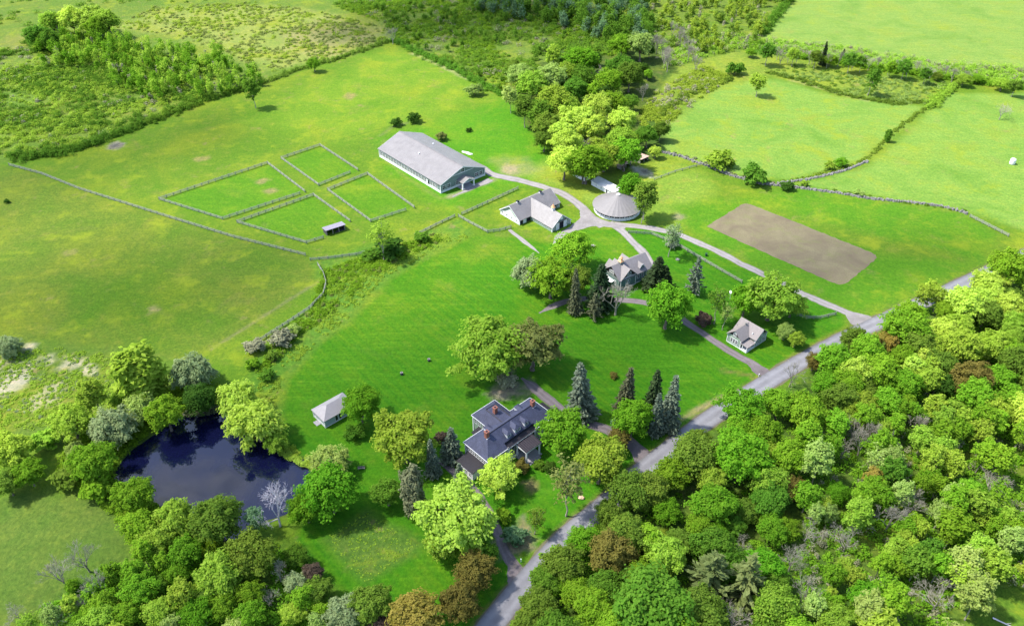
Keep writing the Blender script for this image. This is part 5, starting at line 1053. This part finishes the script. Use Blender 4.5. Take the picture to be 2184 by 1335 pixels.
# ------------------------------------------------------------------ scrub, thickets, hedges
def clumps(rng, XY, rad, hgt, per, size, tall=False):
    out = []
    if tall:                                     # upright crowns made of a few overlapping clusters
        for (x, y), r_, h_ in zip(XY, rad, hgt):
            for j in range(7):
                q = r_*rng.uniform(.38, .72); n = per//7; d = rng.normal(0, 1, (n, 3)); d /= np.linalg.norm(d, axis=1)[:, None]
                zz = h_*rng.uniform(.36, .95); o = rng.normal(0, .42, 2)*r_*(1.25-.75*zz/h_); k = np.where(rng.random(n) < .3, rng.uniform(.3, .9, n), rng.uniform(.8, 1.2, n))[:, None]
                out.append(quads(d*k*np.array([q, q, q*1.25])+np.array([x+o[0], y+o[1], zz]), d*.75+rng.normal(0, .42, (n, 3))+np.array([0, 0, .7]), size, 1.35, rng))
        return np.concatenate(out)
    for (x, y), r_, h_ in zip(XY, rad, hgt):
        n = per; d = rng.normal(0, 1, (n, 3)); d /= np.linalg.norm(d, axis=1)[:, None]; d[:, 2] = np.abs(d[:, 2])
        k = np.where(rng.random(n) < .25, rng.uniform(.3, .85, n), rng.uniform(.8, 1.15, n))[:, None]
        c = d*k*np.array([r_, r_, h_])+np.array([x, y, h_*.12]); out.append(quads(c, d*.75+rng.normal(0, .42, (n, 3))+np.array([0, 0, .7]), size, 1.25, rng))
    return np.concatenate(out)
def scatter(P, n, rng, zc=0, keep=None, patch=None, pscale=22):
    P = np.array([G(x, y, zc)[:2] for x, y in P]); lo, hi = P.min(0), P.max(0); Z = rng.uniform(lo, hi, (n*6, 2)); Z = Z[sdf(P, Z[:, 0], Z[:, 1]) < 0]
    if patch is not None: Z = Z[fbm(Z[:, 0], Z[:, 1], pscale, patch) > rng.uniform(.36, .60, len(Z))]
    return Z[:n]
srng = np.random.default_rng(99)
def scrub(name, label, P, n, leaf, r0, r1, hk, per, size, patch=None, pscale=22, tall=False):
    Z = scatter(P, n, srng, 0, None, patch, pscale); rad = srng.uniform(r0, r1, len(Z)); o = link(name, qmesh(name, clumps(srng, Z, rad, rad*srng.uniform(hk*.7, hk*1.3, len(Z)), per, size, tall)), LM[leaf])
    return tag(o, label, 'scrub', None, 'stuff')
A1 = [(-60,340),(0,345),(30,345),(170,318),(300,270),(440,215),(430,150),(330,110),(240,90),(120,60),(0,110),(-90,200)]
scrub('scrub_thicket', 'dense mid green scrub filling the upper left slope', A1, 2000, 'mid', 1.0, 2.6, .9, 64, .27, 41)
scrub('scrub_thicket', 'lighter green bushes scattered through upper left scrub', A1, 1600, 'fresh', .9, 2.3, .9, 60, .27, 47)
scrub('scrub_thicket', 'grey brushy thickets in the upper left scrub', A1, 130, 'twig', .9, 2.2, .8, 60, .25, 52)
A2 = [(240,60),(330,15),(560,5),(700,30),(830,60),(825,90),(740,120),(640,140),(560,160),(480,110),(360,75)]
scrub('scrub_thicket', 'pale yellowish tufts of scrub over the far upper meadow', A2, 800, 'khaki', .6, 1.6, .7, 40, .28, 43, 14)
scrub('scrub_thicket', 'fresh green bushes dotted on far upper meadow', A2, 700, 'fresh', .7, 1.9, .8, 44, .28, 44, 14)
A3 = [(840,90),(900,120),(970,150),(1030,185),(1075,200),(1180,120),(1330,120),(1420,60),(1200,10),(1000,-20),(820,-20),(700,10),(820,50)]
scrub('scrub_thicket', 'dark green scrub in the cloud shade at top centre', A3, 2100, 'mid', 1.0, 2.6, .8, 60, .30, 45)
scrub('scrub_thicket', 'brighter bushes among the dark scrub at top centre', A3, 1300, 'bright', .9, 2.3, .8, 52, .30, 51)
scrub('scrub_thicket', 'grey brown brush among the scrub at top centre', A3, 160, 'twig', 1.2, 2.8, .9, 56, .30, 53)
A4 = [(-80,110),(0,90),(120,50),(240,40),(330,10),(560,-5),(820,-30),(820,-110),(-200,-110)]
scrub('scrub_thicket', 'dark far scrub along the top left picture edge', A4, 800, 'mid', 1.2, 3.0, .8, 46, .36, 46)
A5 = [(1360,250),(1400,190),(1500,140),(1560,165),(1520,195),(1430,260),(1385,300)]
scrub('scrub_thicket', 'bright scrub right of the middle tree belt', A5, 480, 'fresh', .8, 2.0, .8, 54, .28, 48)
scrub('scrub_thicket', 'grey brush right of the middle tree belt', A5, 90, 'twig', .8, 1.8, .9, 54, .26, 49)
A6 = [(1420,150),(1560,105),(1700,112),(1850,140),(2000,165),(2184,185),(2260,190),(2260,150),(2000,135),(1800,100),(1640,85),(1500,60),(1400,90)]
scrub('scrub_thicket', 'olive hedge scrub between the far right fields', A6, 800, 'fresh', 1.0, 2.6, 1.0, 56, .28, None)
scrub('scrub_thicket', 'grey leafless brush between the far right fields', A6, 260, 'twig', .9, 2.2, 1.3, 56, .26, None)
A7 = [(1640,158),(1720,178),(1800,205),(1900,222),(1985,222),(2040,190),(1990,165),(1850,165),(1700,135)]
scrub('scrub_thicket', 'low tawny and green brush in the wet strip', A7, 460, 'pale', .6, 1.5, .6, 44, .26, 54, 12)
scrub('scrub_thicket', 'low brown brush in the wet strip', A7, 160, 'olive', .6, 1.4, .7, 44, .24, 55, 12)
A8 = [(1400,90),(1380,-10),(1420,-60),(1720,-80),(1690,0),(1640,50),(1620,95),(1560,115),(1480,120)]
scrub('far_wood', 'pale green far wood of thin trees at top right', A8, 190, 'fresh', 1.6, 2.8, 3.4, 300, .36, None, 22, True)
scrub('far_wood', 'light shrub layer of the far wood at top right', A8, 320, 'fresh', 1.2, 2.4, 1.0, 56, .34, None)
scrub('far_wood', 'grey leafless crowns in the far wood at top right', A8, 80, 'twig', 1.0, 1.8, 4.6, 180, .24, None, 22, True)
scrub('far_wood', 'olive crowns in the far wood at top right', A8, 60, 'olive', 1.8, 3.0, 2.6, 300, .36, None, 22, True)
A9 = [(1010,25),(1100,-30),(1320,-40),(1400,40),(1385,100),(1320,105),(1200,60)]
scrub('far_wood', 'dark green far wood in cloud shade at top centre', A9, 170, 'mid', 2.8, 4.4, 2.8, 420, .42, None, 22, True)
scrub('far_wood', 'bluish dark crowns in the far wood at top centre', A9, 80, 'bluegreen', 2.6, 4.2, 2.8, 420, .42, None, 22, True)
scrub('scrub_thicket', 'taller dark bushes standing in the shaded scrub at top centre', A3, 150, 'mid', 1.4, 2.4, 2.0, 200, .32, 71, 26, True)
scrub('far_wood', 'green shrub layer of the far wood at top centre', A9, 260, 'mid', 1.4, 2.6, 1.0, 60, .34, None)
T1 = [(75,110),(130,80),(230,90),(330,110),(430,120),(520,150),(565,185),(500,200),(420,215),(330,220),(250,190),(200,150),(100,150)]
scrub('thicket', 'tall thin fresh green thicket behind the far pasture hedge', T1, 170, 'bright', 1.6, 2.8, 4.0, 300, .30, None, 22, True)
scrub('thicket', 'lighter crowns of the tall thicket behind far pasture hedge', T1, 120, 'fresh', 1.5, 2.6, 4.2, 300, .30, None, 22, True)
scrub('thicket', 'mid green shrub layer under the tall thicket', T1, 200, 'mid', 1.2, 2.4, 1.0, 60, .27, None)
scrub('thicket', 'grey stems and twigs of the tall thicket', T1, 50, 'twig', .8, 1.3, 6.5, 160, .20, None, 22, True)
T2 = [(130,75),(160,60),(240,55),(258,85),(200,100),(150,100)]
for (x, y, w_, lf, lb) in [(110,48,46,'fresh','yellowish round tree, left one of the sunlit far clump'),(150,38,56,'yellow','sunlit yellow round tree in the far clump, second from left'),(190,28,66,'yellow','tallest sunlit yellow tree of the far clump'),(228,45,52,'fresh','sunlit tree at the right end of the far clump'),(80,75,46,'mid','green tree below the sunlit far clump, left'),(105,85,40,'mid','green tree below the sunlit far clump, right'),(205,60,44,'bright','green shaded tree at the foot of the sunlit far clump')]:
    crown_at(x, y, w_, 'round', lf, lb)
UW = [(1090,1340),(1150,1190),(1260,1120),(1360,1030),(1480,945),(1620,870),(1760,780),(1880,715),(2040,630),(2184,565),(2290,520),(2290,1240),(2060,1250),(2020,1400),(1060,1400)]
scrub('undergrowth', 'green undergrowth beneath the right wood', UW, 1300, 'bright', .7, 1.7, .8, 44, .26, None)
scrub('undergrowth', 'fresh green saplings beneath the right wood', [(1720,900),(2290,760),(2290,1240),(2060,1250),(2020,1400),(1720,1400)], 620, 'bright', .8, 1.6, 1.6, 52, .25, None)
scrub('undergrowth', 'grey brush beneath the right wood', [(1720,900),(2290,760),(2290,1240),(2060,1250),(2020,1400),(1720,1400)], 260, 'twig', .6, 1.2, 2.2, 50, .19, None)
scrub('undergrowth', 'green undergrowth of the bottom left wood', [(20,1345),(130,1270),(220,1215),(320,1195),(560,1170),(650,1190),(720,1290),(780,1340),(780,1430),(60,1430)], 620, 'bright', .7, 1.8, .9, 50, .26, None)
scrub('undergrowth', 'shrubby growth round the pond banks', [(120,1000),(180,900),(330,850),(430,800),(500,830),(430,862),(370,885),(290,945),(250,990),(240,1030),(330,1080),(420,1130),(500,1170),(640,1170),(620,1200),(400,1200),(270,1120),(210,1070)], 620, 'bright', .7, 1.8, .9, 56, .24, None)
scrub('rough_grass', 'coarse tussocks in the rough grass left of the pond', [(-40,720),(200,750),(330,780),(300,850),(200,900),(100,950),(-40,950)], 900, 'fresh', .35, .95, .5, 22, .22, 61, 10)
scrub('rough_grass', 'straw coloured tussocks in the rough grass left of the pond', [(-40,740),(200,765),(260,790),(150,880),(60,900),(-40,860)], 140, 'silver', .3, .7, .45, 22, .22, 62, 9)
DT = [(690,578),(800,540),(950,492),(960,505),(880,545),(800,585),(720,660),(640,715),(570,790),(545,800),(575,735),(660,665)]
scrub('ditch_scrub', 'low green bushes massed along the ditch beside the lawn', DT, 620, 'bright', .5, 1.5, .8, 54, .22, 64, 10)
scrub('ditch_scrub', 'khaki brush along the ditch beside the lawn', DT, 130, 'khaki', .5, 1.1, .8, 54, .2, 65, 10)
scrub('rough_grass', 'weeds and tussocks along the ditch beside the lawn', [(690,575),(800,535),(960,490),(1000,505),(900,550),(820,590),(740,680),(660,745),(605,800),(590,880),(545,820),(570,740),(680,650)], 900, 'fresh', .3, .85, .6, 24, .20, 63, 9)
scrub('rough_grass', 'light weeds in the fallow garden plot', [(690,1150),(780,1090),(895,1160),(780,1245)], 260, 'fresh', .12, .35, .4, 14, .12, None)
scrub('reeds', 'green shrubs overhanging the right pond bank', [(520,880),(575,915),(625,950),(675,985),(690,1005),(672,1000),(610,960),(555,930),(510,900)], 80, 'fresh', .5, 1.1, .9, 56, .22, None)
scrub('reeds', 'dead reeds at the upper pond edge', [(385,890),(410,868),(470,862),(472,880),(420,890)], 130, 'brown', .3, .6, 1.6, 26, .16, None)
scrub('reeds', 'yellow-green waterside growth on the right pond edge', [(590,945),(615,962),(660,990),(670,1003),(640,990),(600,970)], 130, 'yellow', .4, .8, .8, 34, .17, None)
def hedge(pts, label, wd, hh, leaf, step=1.5, seed=1, per=60, size=.26):
    P = dense(poly(pts), step); r = np.random.default_rng(seed); Z = np.concatenate([P+r.normal(0, wd*.33, P.shape) for _ in range(max(1, int(wd/1.6)))]); rad = r.uniform(.7, 1.5, len(Z))*min(1.3, .5+wd*.18); o = P[0].copy()
    me = qmesh('hedge', clumps(r, Z-o, rad, rad*r.uniform(.8, 1.5, len(Z))*hh/2.2, per, size)); h = link('hedge', me, LM[leaf]); h.location = (*o, 0); return tag(h, label, 'hedge', 'field hedges')
hedge([(25,335),(90,335),(170,318),(300,268)], 'dark bushy hedge at the left end of the long pasture boundary', 7, 3.0, 'mid', 1.4, 1, 80)
hedge([(300,268),(440,213),(530,188)], 'bushy hedge below the tall thicket along the pasture', 6, 2.8, 'mid', 1.4, 2, 80)
hedge([(545,185),(640,148),(740,120),(830,88)], 'thin hedge along the far pasture below the pale meadow', 4, 2.4, 'olive', 1.4, 3, 70)
hedge([(838,88),(900,116),(970,148),(1030,182),(1075,205)], 'hedge along the top right side of the far pasture', 5, 2.6, 'mid', 1.4, 4, 70)
hedge([(2035,185),(2010,205),(1980,232)], 'thick upper end of the hedge between two right pastures', 5, 2.8, 'fresh', 1.3, 5, 70)
hedge([(1975,232),(1930,262),(1895,293),(1870,322)], 'thin hedge running down between two right pastures', 2.2, 1.5, 'olive', 1.3, 6, 60)
hedge([(1870,322),(1835,347),(1790,362),(1700,383),(1660,392)], 'low brushy hedge following the short stone wall', 2.0, 1.1, 'olive', 1.6, 7, 50)
hedge([(1430,322),(1480,340),(1560,372),(1650,392)], 'patchy shrubs along the upper long stone wall', 1.8, 1.2, 'brown', 3.2, 8, 60)
hedge([(1690,397),(1800,412),(1900,427),(2060,452)], 'patchy low shrubs along the lower long stone wall', 1.7, 1.0, 'olive', 3.0, 9, 60)
hedge([(1640,155),(1720,175),(1800,203),(1900,222),(1970,217)], 'tawny olive hedge along the top of the lone tree pasture', 3.4, 1.7, 'olive', 1.4, 10, 60)
hedge([(1600,100),(1700,122),(1800,137),(1900,152),(2000,165),(2184,190)], 'tall hedge line under the topmost right field', 6, 3.4, 'bright', 1.6, 11, 70, .30)
hedge([(1410,250),(1440,215),(1500,190),(1560,168)], 'bushy boundary at the left of the lone tree pasture', 4, 1.8, 'olive', 1.5, 12, 60)
hedge([(1690,-5),(1645,45),(1625,75)], 'dark hedge at left of the topmost right field', 5, 3.4, 'mid', 1.4, 13, 70, .30)
srn = random.Random(8)
for i in range(15):
    f = (i+.5)/15; tt = crown_at(1590+f*600+srn.uniform(-14,14), 103+f*78+srn.uniform(-5,7), srn.uniform(20,32), srn.choice(['airy','airy','round']), srn.choice(['bright','fresh','olive','mid']), None, 'leafy trees of the far hedge line', .75); tt['label'] = 'leafy green tree standing in the far right hedge line'
for i in range(26):
    f = i/25; px = 1640+f*420+srn.uniform(-8,8); py = 118+f*48+srn.uniform(-6,6); tt = crown_at(px, py-9, srn.uniform(9,14), 'barethin', 'twig', None, 'leafless saplings in the far hedge line'); tt['label'] = 'thin leafless grey sapling standing in the far right hedge line'
for i in range(16):
    px = 1400+srn.uniform(-20,90); py = 80+srn.uniform(-30,70); tt = crown_at(px, py, srn.uniform(14,22), 'barethin', 'twig', None, 'leafless trees beside the far wood'); tt['label'] = 'leafless grey tree right of the tree belt top'

# ------------------------------------------------------------------ small things
def thing(name, px, py, label, cat, rz=0.0):
    p = G(px, py); return tag(empty(name, (p.x, p.y, 0), rz), label, cat)
t = thing('bench', 771, 1000, 'pale wooden bench on the lawn facing the pond', 'bench', R(8))
MB().box(-1.0,1.0,-.25,.25,.40,.47).build('seat', OLDWOOD, t); MB().box(-1.0,1.0,.22,.30,.5,.9).build('backrest', OLDWOOD, t)
for x in (-.85,.85): MB().box(x-.06,x+.06,-.22,.22,0,.40).build('leg', OLDWOOD, t)
for px, py, lb in ((915,770,'dark barrel on the lawn with a pale rim, farther from manor'),(857,799,'dark barrel on the lawn with a pale rim, nearer garden house')):
    t = thing('barrel', px, py, lb, 'barrel'); t['group'] = 'barrels on the lawn'
    MB().lathe([(.42,0),(.50,.35),(.50,.6),(.44,.95)],16).build('body', surf('dark_barrel', (.035,.035,.045), .7, .2), t); MB().lathe([(.47,.93),(.47,1.0),(.30,1.0),(.30,.9)],16).build('rim', OLDWOOD, t)
t = thing('birdhouse', 1556, 640, 'white birdhouse on a pole behind the cottage', 'birdhouse', R(30)); MB().tube((0,0,0),(0,0,3.0),.07,.06,6).build('pole', WHITE, t)
b = MB().box(-.4,.4,-.4,.4,3.0,3.7).build('house', WHITE, t); MB().slab([(-.6,-.55,3.65),(0,-.55,4.1),(0,.55,4.1),(-.6,.55,3.65)],.06).slab([(0,-.55,4.1),(.6,-.55,3.65),(.6,.55,3.65),(0,.55,4.1)],.06).build('roof', WHITE, b); MB().lathe([(.09,3.3),(.09,3.38)],8,0,-.37).build('entrance', DARK, b)
t = thing('trash_bin', 1506, 546, 'dark green wheeled bin on the grass by the drive fence', 'bin'); MB().box(-.35,.35,-.4,.4,.1,1.1).build('body', surf('green_plastic', (.01,.06,.03), .5, .1), t); MB().box(-.38,.38,-.44,.44,1.1,1.2).build('lid', surf('lid_plastic', (.02,.05,.03), .5, .1), t)
for x in (-.3,.3): MB().lathe([(.14,-.04),(.14,.04)],10).build('wheel', DARK, t).matrix_local = Matrix.Translation((x,.4,.14)) @ Matrix.Rotation(Q90,4,'Y')
for px, py, r_, lb in ((1265,525,1.0,'round pale stone well cover on grass inside gravel loop'),(1445,554,.8,'round pale concrete cover on grass below main drive')):
    t = thing('well_cover', px, py, lb, 'well cover'); MB().lathe([(r_,0),(r_,.22),(r_*.9,.28)],14).build('slab', STONE, t); MB().lathe([(r_*.3,.27),(r_*.3,.36)],10).build('lid', OLDWOOD, t)
for px, py, a, lb in ((993,326,-20,'white rowing boat upside down beside the riding hall, left of two'),(1001,329,-25,'white rowing boat upside down beside the riding hall, right of two')):
    t = thing('boat', px, py, lb, 'boat', R(a)); t['group'] = 'upturned boats'
    L = [(-1.9,.25),(-1.2,.62),(0,.75),(1.0,.6),(1.9,.06)]; V = []; 
    for x, h in L: V += [(x,-h,.05),(x,-h*.6,.48),(x,0,.62),(x,h*.6,.48),(x,h,.05)]
    MB().add(V, [[i*5+j+5,i*5+j+6,i*5+j+1,i*5+j] for i in range(4) for j in range(4)]+[[0,1,2,3,4],[24,23,22,21,20]]).build('hull', WHITE, t); MB().box(-1.9,1.9,-.04,.04,.62,.68).build('keel', WHITE, t)
t = thing('wrapped_bale', 2158, 350, 'white wrapped hay bale standing alone in far right pasture', 'hay bale'); MB().lathe([(.9,0),(1.25,.15),(1.3,.9),(1.25,2.3),(1.0,2.7),(.3,2.85)],18).build('wrapping', WHITE, t)
t = thing('boulder', 1240, 1062, 'pale sandy boulder on the front lawn by the road', 'boulder'); bb = MB().lathe([(.5,-.1),(.75,.15),(.6,.5),(.2,.65)],9); bb.v = [(x*1.2+.12*math.sin(7*y+z_*5), y+.1*math.sin(9*x), z_) for x, y, z_ in bb.v]; bb.build('rock', surf('sandstone', (.42,.30,.20), .95, .25, 2), t)
for px, py, h, lb in ((1111,1198,1.2,'white post at the manor side drive mouth'),(1618,803,1.1,'white post at the cottage drive mouth')):
    t = thing('marker_post', px, py, lb, 'post'); MB().box(-.1,.1,-.1,.1,0,h).build('post', WHITE, t); MB().box(-.14,.14,-.14,.14,h,h+.07).build('cap', WHITE, t)
def brush_pile(px, py, r_, n, lb, seed):
    p = G(px, py); r = random.Random(seed); mb = MB()
    for _ in range(n):
        a, d = r.uniform(0,6.28), r.uniform(0,r_); x, y = d*math.cos(a), d*math.sin(a); z_ = r.uniform(0,.9)*(1-d/r_); b = r.uniform(0,6.28); L = r.uniform(.7,1.8); mb.tube((x,y,z_),(x+L*math.cos(b),y+L*math.sin(b),z_+r.uniform(-.1,.3)),.05,.025,4)
    o = mb.build('brush_pile', PALEBARK); o.location = (p.x,p.y,.05); return tag(o, lb, 'brush pile')
brush_pile(247,311,3.6,240,'grey heap of cut brushwood at the left pasture hedge',3)
brush_pile(1376,366,2.6,120,'pale rubble and brush heap below the rusty shelters',4)
t = thing('fallen_log', 2138, 1328, 'bleached fallen log in the bottom right clearing', 'log', R(-35)); MB().tube((-2.2,0,.2),(2.2,0,.25),.2,.13,8).build('stem', WHITEBARK, t); MB().tube((.6,0,.25),(1.6,.7,.5),.07,.03,5).build('branch', WHITEBARK, t)

# ------------------------------------------------------------------ clouds, far above the camera; they shade the land and show in the pond
def cloud(px, py, rx, ry, rot, dens, alt, seed, label):
    g_ = G(px, py); k = alt/math.tan(SUN_EL); ctr = (g_.x+SX*k, g_.y+SY*k, alt); rng = np.random.default_rng(seed)
    nr, na = 14, 48; V = [(0,0,1.0)]; 
    for s in (1, -1):
        for i in range(1, nr+1):
            for j in range(na):
                f = i/nr; a = 2*math.pi*j/na; V.append((f*math.cos(a), f*math.sin(a), s*math.sqrt(max(0, 1-f*f))*(1 if s > 0 else .35)))
    V.append((0,0,-.35)); F = []
    for s, b in ((0, 1), (1, 1+nr*na)):
        for j in range(na):
            c0 = 0 if s == 0 else len(V)-1; F.append([c0, b+j, b+(j+1) % na] if s == 0 else [c0, b+(j+1) % na, b+j])
            for i in range(nr-1): q = b+i*na; F.append([q+j, q+na+j, q+na+(j+1) % na, q+(j+1) % na][::(1 if s == 0 else -1)])
    mb = MB().add([(x*rx, y*ry, z_*18) for x, y, z_ in V], F)
    m = NT('cloud_vapour'); c = m.coord('Object'); mp = m.n('ShaderNodeMapping'); m.l(c, mp.inputs[0]); mp.inputs['Scale'].default_value = (1/rx, 1/ry, 0)
    ln = m.n('ShaderNodeVectorMath', operation='LENGTH'); m.l(mp.outputs[0], ln.inputs[0])
    nz = m.noise(c, 0.018, 5, 0.6, 0.3); f = m.math('ADD', ln.outputs['Value'], m.math('MULTIPLY', m.math('SUBTRACT', nz, 0.5), 2.1))
    al = m.math('MULTIPLY', m.ramp(f, 0.30, 1.0, dens, 0.0), m.ramp(m.noise(c, 0.028, 6, 0.6, 0.5), 0.40, 0.58, 0.35, 1.1)); tr = m.n('ShaderNodeBsdfTransparent'); di = m.n('ShaderNodeBsdfTranslucent'); di.inputs[0].default_value = (.9,.9,.9,1); d2 = m.n('ShaderNodeBsdfDiffuse'); d2.inputs[0].default_value = (.9,.9,.9,1)
    mm = m.n('ShaderNodeMixShader'); mm.inputs[0].default_value = .5; m.l(di.outputs[0], mm.inputs[1]); m.l(d2.outputs[0], mm.inputs[2])
    mx = m.n('ShaderNodeMixShader'); m.l(al, mx.inputs[0]); m.l(tr.outputs[0], mx.inputs[1]); m.l(mm.outputs[0], mx.inputs[2]); m.l(mx.outputs[0], m.out.inputs[0])
    o = mb.build('cloud', m.m, None, True); o.location = ctr; o.rotation_euler = (0,0,rot); return tag(o, kind='structure')
cloud(1000,45,125,60,R(8),.80,520,1,'')
cloud(230,330,120,48,R(38),.34,520,2,'')
cloud(250,640,120,60,R(20),.34,520,6,'')
cloud(2330,-90,110,50,R(0),.5,560,5,'')
cloud(1010,850,150,62,R(15),.38,540,3,'')
cloud(1800,560,85,26,R(10),.42,540,7,'')
cloud(700,1350,120,40,R(0),.28,540,8,'')
cloud(1700,1150,90,45,R(35),.24,540,9,'')
